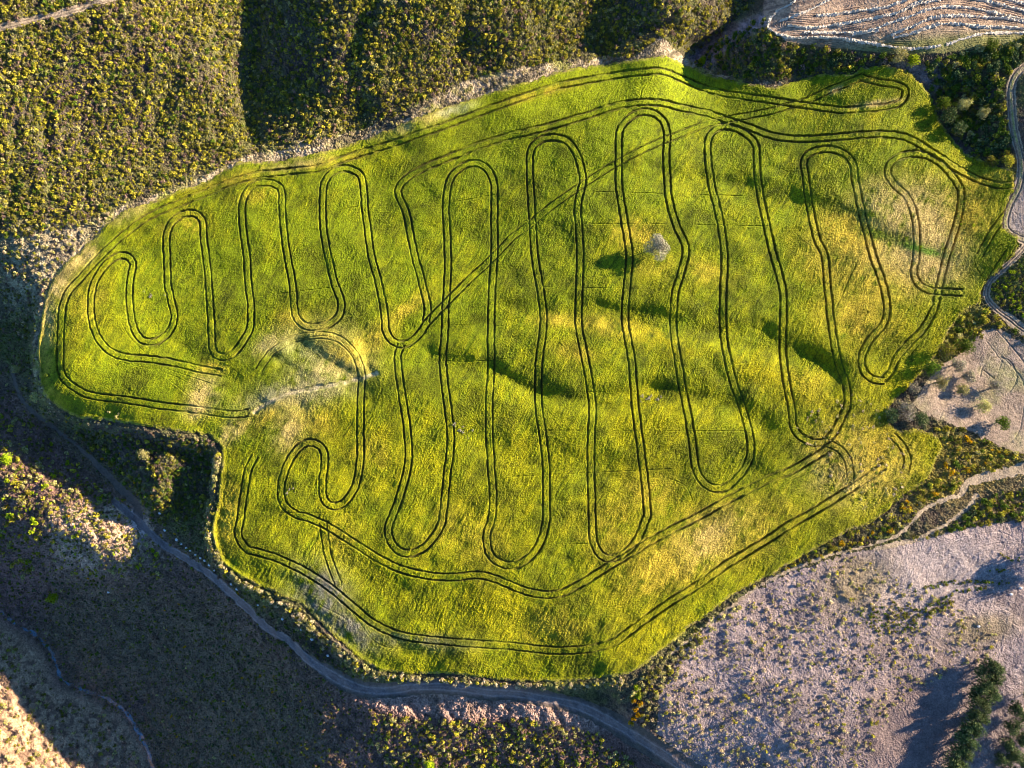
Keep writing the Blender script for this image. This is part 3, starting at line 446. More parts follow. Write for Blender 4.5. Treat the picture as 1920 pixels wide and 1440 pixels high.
# ------------------------------------------------------------------ land sheets
V = np.stack([WX.ravel(), WY.ravel(), WZ.ravel()], -1); VC = COL.reshape(-1, 3)
J, I = np.meshgrid(np.arange(NY - 1), np.arange(NX - 1), indexing='ij'); a0 = (J * NX + I)
Q = np.stack([a0, a0 + NX, a0 + NX + 1, a0 + 1], -1).reshape(-1, 4); qid = RID[:-1, :-1].ravel(); del J, I, a0
SHEETS = {0: ('hillside', 'soil', 'structure', 'rough brown and olive hillside ground around the crop field', 'hillside'),
          1: ('cereal_crop', 'crop', 'stuff', 'green and yellow cereal crop crossed by looping paired wheel tracks', 'crop'),
          2: ('dirt_road', 'road', 'structure', 'shaded grey dirt road running below the edge of the crop', 'road'),
          3: ('path', 'soil', 'structure', 'pale dirt paths with wheel ruts beside the fields', 'path'),
          4: ('stubble_ground', 'soil', 'structure', 'mown pale stubble ground with straw rows in the top right corner', 'ground'),
          5: ('ploughed_ground', 'soil', 'structure', 'grey ploughed ground dotted with small shrubs', 'ground'),
          6: ('gravel_ground', 'soil', 'structure', 'pale gravel yard marked with circular tyre tracks', 'ground'),
          7: ('earth_bank_ground', 'soil', 'structure', 'pale rough earth bank along the upper edge of the crop', 'bank'),
          8: ('bare_ground', 'soil', 'structure', 'small bare grey plot beside the right hand track', 'ground'),
          9: ('stream_water', 'water', 'structure', 'narrow grey blue stream at the bottom of the shaded valley', 'stream')}
remap = np.full(len(V), -1, np.int64)
for k, (nm, mt, kd, lb, ct) in SHEETS.items():
    q = Q[qid == k]
    if not len(q): continue
    u = np.unique(q); remap[u] = np.arange(len(u))
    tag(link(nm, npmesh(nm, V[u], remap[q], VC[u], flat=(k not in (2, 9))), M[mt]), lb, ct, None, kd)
del Q, V, VC

# ------------------------------------------------------------------ plants
def leaves(n, leaf, seed, lumps=7, flat=.75, R=1.0, spread=.6, colA=(.1, .13, .02), colB=(.2, .2, .03), colC=None):
    """a crown of loose leaf sprays gathered on uneven lumps; radius about R, foot at z = 0"""
    r = np.random.default_rng(seed)
    lc = r.normal(0, 1, (lumps, 3)); lc /= np.linalg.norm(lc, axis=1)[:, None]; lc *= (r.uniform(.15, 1, lumps) ** .6)[:, None] * spread * R
    lc[:, 2] = np.abs(lc[:, 2]) * flat + .3 * R * flat; lr = r.uniform(.28, .52, lumps) * R
    k = r.integers(0, lumps, n); d = r.normal(0, 1, (n, 3)); d /= np.linalg.norm(d, axis=1)[:, None]
    d[:, 2] = np.where(r.random(n) < .7, np.abs(d[:, 2]), d[:, 2]) ; P = lc[k] + d * (lr[k] * r.uniform(.55, 1.12, n))[:, None] * np.array([1, 1, flat])
    P[:, 2] = np.maximum(P[:, 2], .03)
    nrm = d + r.normal(0, .55, (n, 3)); nrm /= np.linalg.norm(nrm, axis=1)[:, None]
    t = np.cross(nrm, r.normal(0, 1, (n, 3))); t /= np.linalg.norm(t, axis=1)[:, None] + 1e-9; b = np.cross(nrm, t)
    s = leaf * r.uniform(.6, 1.35, n)[:, None]
    Vv = np.stack([P - t * s * .5, P - b * s * .38 + t * s * .05, P + t * s * .55, P + b * s * .38 - t * s * .05], 1).reshape(-1, 3)
    F = np.arange(n * 4).reshape(-1, 4)
    lumpt = r.random(lumps); tt = np.clip(lumpt[k] * .6 + r.random(n) * .5, 0, 1)[:, None]
    C = np.array(colA) * (1 - tt) + np.array(colB) * tt
    if colC is not None: q = (r.random(n) < .18); C[q] = colC
    C *= r.uniform(.75, 1.25, n)[:, None]
    return Vv.astype(np.float32), F, np.repeat(C, 4, 0).astype(np.float32)
def f3(c): return tuple(float(v) for v in c)
PAL = {'yellow': (f3(L(140, 132, 30)), f3(L(196, 180, 62)), f3(L(120, 120, 30))), 'olive': (f3(L(104, 100, 44)), f3(L(140, 136, 32)), f3(L(110, 90, 60))),
       'green': (f3(L(62, 82, 24)), f3(L(96, 116, 26)), f3(L(120, 126, 40))), 'deep': (f3(L(44, 62, 34)), f3(L(82, 98, 54)), f3(L(120, 124, 80))),
       'pale': (f3(L(150, 140, 92)), f3(L(190, 178, 112)), f3(L(168, 160, 70))), 'straw': (f3(L(170, 148, 110)), f3(L(206, 184, 140)), None),
       'brown': (f3(L(116, 90, 82)), f3(L(158, 130, 108)), f3(L(110, 100, 50))), 'silver': (f3(L(96, 92, 78)), f3(L(186, 172, 146)), f3(L(140, 142, 104))),
       'orange': (f3(L(170, 128, 10)), f3(L(206, 158, 12)), f3(L(150, 140, 20))), 'lime': (f3(L(128, 150, 16)), f3(L(168, 178, 28)), None)}
PROTO = {}
def proto(kind, v):
    if (kind, v) not in PROTO:
        a, b_, c = PAL[kind]; PROTO[(kind, v)] = leaves(60, .38, 1000 + 17 * v + sum(map(ord, kind)), colA=a, colB=b_, colC=c, lumps=5, flat=.95)
    return PROTO[(kind, v)]
BUSHMESH = {}
def bushmesh(kind, v):
    if (kind, v) not in BUSHMESH:
        a, b_, c = PAL[kind]; q = leaves(190, .27, 2000 + 13 * v + sum(map(ord, kind)), colA=a, colB=b_, colC=c, lumps=8)
        BUSHMESH[(kind, v)] = npmesh('foliage_' + kind, *q, flat=True); BUSHMESH[(kind, v)].materials.append(M['leaf'])
    return BUSHMESH[(kind, v)]
AVOID = field | road | (RID == 3)
def scatter(poly, cell, rmin, rmax, kinds, dens=1.0, seed=1, clump=0.0, avoid=True, fade=0, power=1.8, thr=None):
    """plants as rows (x, y, radius m, kind index) on a loose lattice inside an outline"""
    r = np.random.default_rng(seed); p = np.array(poly, float)
    gx = np.arange(max(p[:, 0].min(), -60), min(p[:, 0].max(), 1985), cell); gy = np.arange(max(p[:, 1].min(), -50), min(p[:, 1].max(), 1490), cell)
    X, Y = np.meshgrid(gx, gy); X = X.ravel() + r.uniform(-.6, .6, X.size) * cell; Y = Y.ravel() + r.uniform(-.6, .6, Y.size) * cell
    ok = fillpts(p, X, Y) & (r.random(X.size) < dens); X = X[ok]; Y = Y[ok]; j, i = ij(X, Y)
    ok = ~(AVOID[j, i]) if avoid else np.ones(len(X), bool)
    if clump: ok &= (n_mid[j, i] * .6 + n_sm[j, i] * .4) > r.uniform(-1, 1, len(X)) * .35 - (1 - clump) * .5
    X = X[ok]; Y = Y[ok]; R = rmin + (rmax - rmin) * r.random(len(X)) ** power
    K = r.choice(len(kinds), len(X), p=np.array([q[1] for q in kinds]) / sum(q[1] for q in kinds))
    return [(x, y, s, kinds[k][0]) for x, y, s, k in zip(X, Y, R, K)]
def fillpts(p, X, Y):
    o = np.zeros(len(X), bool)
    for a, b_ in zip(p, np.roll(p, -1, 0)):
        c = ((a[1] <= Y) & (b_[1] > Y)) | ((b_[1] <= Y) & (a[1] > Y))
        if b_[1] != a[1]: o ^= c & (X < a[0] + (Y - a[1]) / (b_[1] - a[1]) * (b_[0] - a[0]))
    return o
def mass(name, rows, label, cat='scrub'):
    if not rows: return
    r = np.random.default_rng(len(rows)); Vs = []; Cs = []
    for k in sorted(set(q[3] for q in rows)):
        sub = [q for q in rows if q[3] == k]
        for v in range(4):
            ss_ = sub[v::4]
            if not ss_: continue
            x, y, s = (np.array([q[i] for q in ss_]) for i in (0, 1, 2)); g = ground(x, y); g[:, 2] += np.where(field[ij(x, y)], .55, 0); pv, _, pc = proto(k, v)
            a = r.uniform(0, 6.28, len(x)); c, sn = np.cos(a), np.sin(a); sz = s * r.uniform(.8, 1.25, len(x))
            W_ = np.empty((len(x), len(pv), 3), np.float32)
            W_[..., 0] = g[:, None, 0] + s[:, None] * (pv[None, :, 0] * c[:, None] - pv[None, :, 1] * sn[:, None])
            W_[..., 1] = g[:, None, 1] + s[:, None] * (pv[None, :, 0] * sn[:, None] + pv[None, :, 1] * c[:, None])
            W_[..., 2] = g[:, None, 2] - .08 + sz[:, None] * pv[None, :, 2]
            cc = pc[None] * r.uniform(.72, 1.3, (len(x), 1, 1)); Vs.append(W_.reshape(-1, 3)); Cs.append(cc.reshape(-1, 3))
    V_ = np.concatenate(Vs); C_ = np.concatenate(Cs)
    tag(link(name, npmesh(name, V_, np.arange(len(V_)).reshape(-1, 4), C_, flat=True), M['leafstuff']), label, cat, None, 'stuff')
def bush(x, y, R, kind, label, group=None, name='shrub', tall=1.0, cat='shrub'):
    g = ground(np.array(x), np.array(y)); o = bpy.data.objects.new(name, bushmesh(kind, random.randrange(4))); col.objects.link(o)
    o.location = (float(g[0]), float(g[1]), float(g[2]) - .08); o.rotation_euler = (0, 0, random.uniform(0, 6.28)); o.scale = (R * random.uniform(.88, 1.12), R, R * tall * random.uniform(.85, 1.2))
    return tag(o, label, cat, group)
PLANTS = []
def plant(rows, label, group, mname, mlabel, mcat='scrub'): PLANTS.append((rows, label, group, mname, mlabel, mcat))
def take(rows, n):
    rows = sorted(rows, key=lambda q: -q[2]); return rows[:n], rows[n:]

HILL = [(-60, -60), (1440, -60), (1415, 5), (1370, 45), (1325, 85), (1300, 105), (1262, 85), (1238, 66), (1185, 108), (1080, 112), (960, 128), (900, 142), (850, 160), (730, 222), (640, 250), (540, 280), (470, 285), (400, 320), (330, 350), (230, 380), (150, 425), (-60, 460)]
hk = [('yellow', 5.0), ('olive', 5), ('green', 1.6), ('brown', 1.5), ('pale', 1.5)]
hill = scatter(HILL, 4.9, .28, 1.15, hk, .95, 3, clump=.22, power=2.2)
plant(hill, 'largest of the yellow-green bushes in the dense scrub above the pale bank', 'large bushes on the upper hillside', 'hillside_scrub', 'dense yellow green and brown low scrub covering the upper hillside')
RAV = [(1300, 118), (1345, 75), (1430, 35), (1440, 60), (1480, 85), (1620, 100), (1700, 108), (1660, 118), (1610, 124), (1595, 138), (1530, 138), (1480, 150), (1400, 150), (1340, 135)]
rav = scatter(RAV, 6.5, .5, 1.5, [('green', 3), ('olive', 3), ('deep', 2), ('brown', 1), ('yellow', 1.2)], .9, 5)
plant(rav, 'large dark green bush on the shaded triangular slope below the straw rows', 'bushes on the triangular slope', 'slope_scrub', 'dark green scrub on the triangular slope under the stubble corner')
NE = [(1730, 118), (1800, 100), (1920, 70), (1990, 70), (1990, 120), (1905, 125), (1880, 150), (1882, 200), (1890, 250), (1900, 300), (1860, 305), (1815, 290), (1785, 250), (1768, 200), (1745, 170)]
ne = scatter(NE, 9, .8, 2.1, [('green', 4), ('deep', 4), ('olive', 3), ('pale', .8), ('yellow', .8)], .95, 7)
plant(ne, 'big leafy bush in the thicket between the crop and the right hand track', 'bushes of the eastern thicket', 'thicket_undergrowth', 'lower green undergrowth filling the thicket between the crop and the track', 'undergrowth')
# valley scrub left and below the crop
SWP = [(-60, 470), (60, 470), (90, 520), (70, 600), (64, 700), (80, 760), (130, 790), (240, 805), (400, 825), (405, 900), (395, 1000), (405, 1050), (480, 1110), (600, 1200), (680, 1270), (640, 1300), (720, 1345), (1000, 1370), (1120, 1385), (1220, 1480), (300, 1480), (250, 1360), (120, 1280), (60, 1190), (-60, 1120)]
sw1 = scatter(SWP, 5.8, .25, .8, [('olive', 4), ('brown', 6), ('green', 2), ('deep', 1), ('pale', .5), ('orange', .12)], .95, 9, clump=.3)
mass('valley_scrub', sw1, 'dark olive and brown low scrub covering the shaded valley side')
LF = [(-60, 760), (40, 780), (120, 840), (200, 920), (255, 960), (200, 960), (90, 975), (60, 1080), (-60, 1090)]
lf = scatter(LF, 8.5, .5, 1.35, [('pale', 3), ('yellow', 2), ('olive', 3), ('lime', 1)], .6, 13)
plant(lf, 'pale yellow bush between the left picture edge and the narrow upper road', 'bushes left of the narrow road', 'left_edge_scrub', 'pale and yellow scrub between the left picture edge and the narrow upper road', 'scrub')
TRI = [(130, 800), (240, 812), (395, 830), (405, 900), (380, 960), (300, 985), (255, 930), (200, 870)]
tr_ = scatter(TRI, 8, .5, 1.3, [('green', 4), ('olive', 4), ('pale', 1), ('yellow', 1.2)], .75, 15)
plant(tr_, 'green bush in the dark dip between the narrow road and the corner of the crop', 'bushes in the dip beside the crop corner', 'dip_scrub', 'dark and green scrub in the dip beside the corner of the crop', 'scrub')
MO = [(100, 965), (180, 950), (260, 975), (330, 1060), (300, 1085), (200, 1080), (90, 1070)]
mo = scatter(MO, 9.5, .5, 1.1, [('pale', 3), ('lime', 1), ('yellow', 2)], .75, 17)
plant(mo, 'yellow-green shrub casting a long shadow on the sunlit tan mound by the road', 'shrubs on the sunlit mound', 'mound_scrub', 'yellow green tufts on the sunlit tan mound by the road', 'scrub')
LM = [(700, 1335), (860, 1350), (1000, 1345), (1120, 1370), (1200, 1440), (740, 1470), (690, 1400)]
lm = scatter(LM, 8, .5, 1.2, [('pale', 3), ('yellow', 2.5), ('olive', 3), ('green', 2)], .8, 19)
plant(lm, 'bush on the slope directly below the road at the bottom edge', 'bushes on the slope below the road', 'roadside_scrub', 'mixed scrub on the slope below the road at the bottom edge', 'scrub')
# strip of shrubs on the crest between crop and road
edge_pts = smooth([(408, 850), (405, 880), (398, 930), (388, 980), (392, 1015), (405, 1040), (430, 1075), (470, 1100), (500, 1118), (540, 1137), (565, 1155), (595, 1185), (630, 1215), (660, 1242), (690, 1262), (740, 1268), (800, 1272), (880, 1277), (960, 1283), (1060, 1284), (1130, 1280), (1170, 1275)], n=12)
es = []
r = np.random.default_rng(4)
for k in range(520):
    p = edge_pts[r.integers(0, len(edge_pts))]; wdt = 12 if 520 < p[0] < 690 else 6; es.append((p[0] + r.normal(0, 3) - 1, p[1] + r.normal(0, wdt * .55) + 1, r.uniform(.45, 1.05), r.choice(['pale', 'straw', 'olive', 'yellow'], p=[.45, .3, .12, .13])))
plant(es, 'large pale sunlit shrub in the strip between the lower crop edge and the road', 'shrubs along the lower crop edge', 'verge_undergrowth', 'small pale plants filling the strip between the lower crop edge and the road', 'undergrowth')
ul = scatter([(-20, 470), (90, 430), (200, 395), (210, 410), (140, 470), (100, 520), (80, 590), (60, 640), (0, 600)], 9, .4, 1.1, [('pale', 3), ('straw', 4), ('olive', 2)], .8, 23)
plant(ul, 'straw coloured shrub on the rough bank at the left end of the crop', 'shrubs on the left bank', 'left_bank_scrub', 'straw coloured scrub on the rough bank at the left end of the crop', 'scrub')
bk = scatter([(60, 700), (66, 590), (80, 540), (100, 505), (200, 402), (290, 362), (400, 318), (480, 282), (600, 254), (730, 220), (860, 156), (960, 128), (1140, 106), (1190, 110), (1060, 132), (880, 187), (680, 265), (455, 303), (240, 395), (110, 515), (75, 640), (78, 740)], 8, .3, .75, [('straw', 6), ('pale', 3), ('olive', 1)], .7, 25)
mass('bank_grass', bk, 'dry straw coloured tussocks on the pale bank above the crop', 'grass')
bl = scatter([(60, 640), (80, 780), (140, 795), (250, 806), (400, 826), (405, 840), (240, 800), (120, 778), (84, 745), (76, 640)], 6, .35, .8, [('straw', 3), ('pale', 3), ('yellow', 1)], .9, 27)
plant(bl, 'small straw coloured shrub on the curved bank round the left end of the crop', 'shrubs round the left crop end', 'crop_edge_scrub', 'straw coloured scrub on the curved bank round the left end of the crop', 'scrub')
# dry slope in the bottom left corner
pl = scatter([(-60, 1150), (20, 1190), (70, 1250), (110, 1310), (200, 1340), (260, 1420), (290, 1490), (-60, 1490)], 9, .35, 1.25, [('olive', 3), ('brown', 3), ('pale', 3)], .75, 29)
plant(pl, 'small dark tussock on the pale dry slope in the bottom left corner', 'tussocks on the pale slope', 'slope_tussocks', 'dark tussocks dotted over the pale dry slope in the bottom left corner', 'tussocks')
# shrubs dotted over the grey ground
GP = [(1195, 1410), (1240, 1290), (1330, 1170), (1490, 1072), (1600, 1040), (1700, 1090), (1880, 1180), (1860, 1240), (1790, 1250), (1700, 1310), (1640, 1400), (1600, 1480), (1310, 1480)]
gp = scatter(GP, 6.6, .22, .95, [('pale', 6), ('straw', 3), ('yellow', 1), ('olive', .8)], .55, 31, clump=.35, power=2.8)
plant(gp, 'one of the larger pale shrubs dotted over the grey ploughed ground', 'shrubs on the ploughed ground', 'ploughed_ground_weeds', 'small pale weeds spread over the grey ploughed ground', 'weeds')
for poly, sd in (([(1700, 1110), (1760, 1088), (1830, 1085), (1900, 1092), (1900, 1098), (1830, 1092), (1760, 1100)], 1), ([(1840, 1070), (1880, 1066), (1900, 1072), (1880, 1075)], 2), ([(1870, 1035), (1910, 1045), (1920, 1060), (1880, 1045)], 3), ([(1790, 1105), (1860, 1095), (1865, 1102), (1790, 1112)], 4), ([(1690, 1150), (1790, 1110), (1780, 1140), (1700, 1170)], 5), ([(1600, 1140), (1720, 1130), (1720, 1190), (1640, 1190)], 6)):
    mass('weed_grass', scatter(poly, 5, .3, .8, [('olive', 3), ('green', 2)], .7, 60 + sd), ['', 'green weed line along the longest furrow of the ploughed ground', 'short green weed line above the shaded right edge of the ploughed ground', 'green weeds in the upper right furrow near the picture edge', 'thin weed line under the longest furrow', 'weeds left of the furrows in the middle of the ploughed ground', 'largest green weed patch in the middle of the ploughed ground'][sd], 'weeds')
# bushy margin right of the crop's lower corner
MG = [(1750, 800), (1800, 800), (1870, 840), (1960, 860), (1900, 875), (1810, 895), (1790, 925), (1735, 945), (1690, 990), (1640, 1012), (1500, 1055), (1400, 1105), (1400, 1092), (1500, 1045), (1600, 995), (1660, 965), (1745, 905), (1775, 850)]
mg = scatter(MG, 8.5, .5, 1.4, [('orange', 1.4), ('yellow', 4), ('olive', 4), ('green', 2), ('pale', 1.5)], .9, 33)
plant(mg, 'yellow or olive bush in the margin right of the lower crop corner', 'bushes in the eastern margin', 'margin_scrub', 'yellow orange and olive scrub in the margin right of the lower crop corner', 'scrub')
MG2 = [(1640, 1030), (1700, 1010), (1760, 990), (1830, 935), (1960, 900), (1960, 980), (1880, 975), (1790, 992), (1700, 1022)]
plant(scatter(MG2, 8.5, .5, 1.5, [('green', 5), ('yellow', 2), ('olive', 2), ('deep', 1)], .85, 35), 'rich green bush lining the pale path at the top of the ploughed ground', 'bushes along the pale path', 'path_side_scrub', 'green scrub lining the pale path at the top of the ploughed ground', 'scrub')
MG3 = [(1180, 1300), (1215, 1245), (1280, 1195), (1380, 1120), (1400, 1130), (1330, 1190), (1280, 1250), (1240, 1300), (1200, 1370)]
plant(scatter(MG3, 9, .6, 1.35, [('pale', 5), ('olive', 3), ('yellow', 1)], .75, 37), 'pale shrub lining the upper left edge of the ploughed ground', 'shrubs along the ploughed edge', 'ploughed_edge_scrub', 'pale scrub along the upper left edge of the ploughed ground', 'scrub')
for x, y in [(1192, 1290), (1197, 1303), (1188, 1312), (1200, 1318), (1191, 1328), (1196, 1340), (1187, 1346), (1183, 1354)]: bush(x, y, 1.25, 'orange' if y > 1310 else 'lime', 'bright yellow bush in the short row above the road bend', 'bright yellow bushes at the road bend')
YM = [(1760, 600), (1800, 585), (1845, 580), (1900, 610), (1960, 660), (1890, 620), (1850, 612), (1830, 640), (1800, 660), (1775, 650), (1750, 690), (1740, 680)]
plant(scatter(YM, 9, .6, 1.6, [('olive', 3), ('yellow', 3), ('pale', 2), ('green', 3)], .8, 39), 'mixed bush on the rise between the crop and the gravel yard', 'bushes on the rise by the yard', 'rise_scrub', 'mixed scrub on the rise between the crop and the gravel yard', 'scrub')
RP = [(1862, 555), (1858, 535), (1880, 515), (1930, 470), (1990, 440), (1990, 640), (1920, 595), (1880, 575)]
rp = scatter(RP, 6.5, .45, 1.0, [('green', 4), ('lime', 2), ('olive', 2)], .9, 41)
mass('garden_plants', rp, 'rounded green crop plants in the triangular plot at the right edge', 'plants')
WC = [(1480, 790), (1600, 735), (1650, 760), (1670, 800), (1700, 870), (1690, 930), (1600, 960), (1560, 900), (1520, 850)]
wc = scatter(WC, 7, .3, .8, [('pale', 3), ('olive', 3), ('green', 1), ('straw', 2)], .65, 43, clump=.4, avoid=False)
mass('corner_weeds', wc, 'patchy pale weeds where the crop thins out near the yard corner', 'weeds')
for poly, sd, lb in (([(1630, 428), (1660, 432), (1700, 445), (1745, 465), (1740, 475), (1690, 462), (1640, 445)], 45, 'line of dark green weeds crossing the two right hand loops of the crop'), ([(1800, 350), (1850, 360), (1835, 420), (1800, 450), (1790, 400)], 46, 'dark weeds in the dry patch of crop near the right hand corner'), ([(1500, 1050), (1640, 965), (1700, 900), (1750, 900), (1650, 960), (1560, 1010)], 47, 'bright weeds along the lower right crop edge')):
    mass('crop_weeds', scatter(poly, 5.5, .3, .7, [('green', 3), ('lime', 2), ('olive', 2)], .7, sd, avoid=False), lb, 'weeds')

allrows = sorted(((q[2], i, k) for i, p in enumerate(PLANTS) for k, q in enumerate(p[0])), reverse=True)
chosen = set((i, k) for _, i, k in allrows[:280])
for i, (rows, lb, gp_, mn, ml, mc) in enumerate(PLANTS):
    for k, q in enumerate(rows):
        if (i, k) in chosen: bush(*q, lb, gp_)
    mass(mn, [q for k, q in enumerate(rows) if (i, k) not in chosen], ml, mc)

# ------------------------------------------------------------------ trees
def tube(P, R, n=7):
    V_ = []; F_ = []; P = [Vector(p) for p in P]
    for i, (p, rr) in enumerate(zip(P, R)):
        d = (P[min(i + 1, len(P) - 1)] - P[max(i - 1, 0)]).normalized(); u = d.orthogonal().normalized(); v = d.cross(u)
        for k in range(n):
            a = 2 * math.pi * k / n; V_.append(p + (u * math.cos(a) + v * math.sin(a)) * rr)
    for i in range(len(P) - 1):
        for k in range(n): F_.append((i * n + k, i * n + (k + 1) % n, (i + 1) * n + (k + 1) % n, (i + 1) * n + k))
    return V_, F_
TREEM = {}
def tree(x, y, R, height, kind, label, group=None, name='tree', seed=0, n=1500, bole=.3, flat=.85, leaf=.3, var=None, foot=False):
    if not foot: x = 960 + (x - 960) * (1 - .6 * height / H); y = 720 + (y - 720) * (1 - .6 * height / H)
    key = (kind, var if var is not None else seed, round(R / height, 1) if var is None else 0)
    if key not in TREEM:
        rr = random.Random(seed); V_ = []; F_ = []
        def add(P, Rd, nn=7):
            v, f = tube(P, Rd, nn); o = len(V_); V_.extend(v); F_.extend(tuple(o + a for a in q) for q in f)
        add([(0, 0, -.3), (.04, .02, bole * .5 * height), (.1, -.05, bole * height), (.05, .05, height * .72)], [.24, .17, .14, .05])
        for k in range(9):
            a = k * 2.4 + rr.random(); z = height * (bole * .8 + .35 * rr.random()); l = R * rr.uniform(.55, .9)
            add([(.05, 0, z), (math.cos(a) * l * .5, math.sin(a) * l * .5, z + l * .35), (math.cos(a) * l, math.sin(a) * l, z + l * .6)], [.08, .05, .02], 5)
        tm = npmesh(name + '_trunk', [tuple(v) for v in V_], F_); tm.materials.append(M['bark'])
        a, b_, c = PAL[kind]; v, f, cc = leaves(n, leaf, 500 + seed, lumps=9 if foot else 15, flat=flat, R=R, spread=.72, colA=a, colB=b_, colC=c)
        v[:, 2] += height * bole * .8
        top = height / max(v[:, 2].max(), .1); v[:, 2] *= top
        cm = npmesh(name + '_crown', v, f, cc, flat=True); cm.materials.append(M['leaf']); TREEM[key] = (tm, cm, R, height)
    tm, cm, R0, h0 = TREEM[key]
    g = ground(np.array(x), np.array(y)); o = bpy.data.objects.new(name, None); col.objects.link(o); o.location = (float(g[0]), float(g[1]), float(g[2]))
    o.rotation_euler = (0, 0, random.uniform(0, 6.28)); o.scale = (R / R0, R / R0, height / h0); tag(o, label, name.replace('_', ' '), group)
    for nm, me in (('trunk', tm), ('crown', cm)):
        c = bpy.data.objects.new(nm, me); col.objects.link(c); c.parent = o
    return o
tree(1227, 467, 3.9, 7.8, 'silver', 'lone silver leaved tree standing in the middle of the crop', seed=3, n=3800, bole=.42, leaf=.34, foot=True)
TREES = [(1766, 716, 2.6, 4.6, 'pale', 'pale round tree at the left of the gravel yard between two shadows'), (1797, 684, 2.4, 4.8, 'silver', 'silvery tree on the upper left rim of the gravel yard'),
 (1812, 652, 2.5, 4.4, 'green', 'green tree at the top left corner of the gravel yard'), (1818, 704, 2.4, 4.0, 'silver', 'whitish tree left of the circular tyre tracks'),
 (1868, 728, 2.8, 4.4, 'silver', 'large silvery tree standing on the circular tyre tracks'), (1845, 760, 2.7, 4.0, 'pale', 'pale yellow tree below the circular tyre tracks'),
 (1881, 792, 2.2, 4.6, 'green', 'green conical tree with a long shadow low in the gravel yard'), (1806, 732, 1.9, 3.2, 'pale', 'small pale tree between the shadows in the gravel yard'),
 (1716, 728, 2.2, 4.2, 'silver', 'silvery tree in the shade just outside the crop above the big dark one'), (1703, 772, 3.4, 4.6, 'silver', 'broad silvery tree in the shaded hollow at the crop corner'),
 (1728, 786, 2.8, 4.4, 'deep', 'dark blue-green tree beside the broad silvery tree at the crop corner'), (1672, 778, 2.4, 3.6, 'deep', 'dark tree inside the crop corner left of the broad silvery tree'),
 (1745, 690, 2.5, 6.0, 'green', 'tall green tree throwing its shadow across the loop end of the crop'), (1778, 655, 2.6, 6.2, 'olive', 'tall olive tree on the rise above the gravel yard'),
 (1810, 194, 2.4, 5.0, 'pale', 'pale yellow tree standing out of the dark eastern thicket'), (1846, 211, 2.0, 5.0, 'pale', 'smaller pale tree right of its neighbour in the eastern thicket'),
 (1780, 214, 2.6, 7.2, 'deep', 'tall dark tree at the western edge of the thicket shading the crop'), (1768, 192, 2.4, 6.4, 'green', 'green tree at the thicket edge nearest the round track'), (1800, 240, 2.6, 6.6, 'deep', 'dark tree in the lower part of the eastern thicket'),
 (1860, 300, 2.0, 3.0, 'olive', 'olive tree at the lower tip of the eastern thicket'), (1893, 300, 2.1, 3.0, 'yellow', 'yellow bush-like tree beside the track below the thicket'),
 (1688, 102, 2.8, 3.6, 'pale', 'pale bushy tree on the margin under the straw rows'), (1712, 112, 2.2, 3.0, 'lime', 'bright green bushy tree right of the pale one under the straw rows'), (1862, 82, 2.6, 3.6, 'green', 'green tree at the lower right edge of the stubble'),
 (94, 1122, 1.9, 4.8, 'lime', 'single sunlit yellow-green tree in the shaded valley at the left'), (64, 744, 1.9, 4.0, 'pale', 'pale round tree touching the left bank of the crop'), (27, 692, 1.4, 4.0, 'pale', 'small pale tree alone in the dark at the left picture edge'),
 (268, 850, 1.8, 3.0, 'pale', 'pale loose tree in the dark dip below the crop'), (1318, 112, 1.4, 2.6, 'lime', 'small yellow-green tree at the foot of the bare ridge by the ravine'), (805, 1434, 1.8, 3.0, 'lime', 'light green tree at the bottom edge below the road'),
 (10, 860, 2.2, 3.4, 'lime', 'light green tree at the left picture edge beside the scrub')]
for k, (x, y, R, h, kd, lb) in enumerate(TREES): tree(x, y, R, h, kd, lb, seed=20 + k % 5, var=k % 5, bole=.16 if h < 5 else .25, leaf=.3, n=1000)
HEDGE = [(1858, 1248), (1845, 1262), (1866, 1268), (1852, 1284), (1838, 1290), (1858, 1302), (1832, 1312), (1846, 1322), (1826, 1336), (1840, 1344), (1818, 1358), (1830, 1368), (1808, 1380), (1820, 1392), (1796, 1404), (1810, 1414), (1786, 1428), (1800, 1436), (1780, 1450), (1870, 1255)]
for k, (x, y) in enumerate(HEDGE): tree(x, y, random.uniform(2.3, 3.1), random.uniform(5.6, 7.2), 'deep', 'dark green tree in the diagonal row between the shaded ploughed ground and the lane', 'trees of the diagonal row', seed=40 + k % 4, var=10 + k % 4, n=1300, bole=.16)
for k, (x, y, R) in enumerate([(1905, 1330, 2.6), (1925, 1350, 2.6), (1900, 1362, 2.6), (1918, 1385, 2.8), (1890, 1395, 2.4), (1905, 1415, 2.8), (1880, 1425, 2.4), (1925, 1430, 2.8), (1895, 1450, 2.6), (1935, 1310, 2.4), (1950, 1400, 3)]):
    tree(x, y, R, random.uniform(4.5, 6), 'deep', 'dark tree in the grove filling the bottom right corner', 'trees of the corner grove', seed=40 + k % 4, var=10 + k % 4, n=1300, bole=.16)
for k, (x, y, R, lb) in enumerate([(1990, 1040, 3.6, 'upper of the tall trees just outside the frame shading the ploughed ground'), (2000, 1068, 3.6, 'lower of the tall trees just outside the frame shading the ploughed ground')]):
    tree(x, y, R, 9.0, 'deep', lb, None, seed=40 + k, var=10 + k, n=1300, bole=.16)
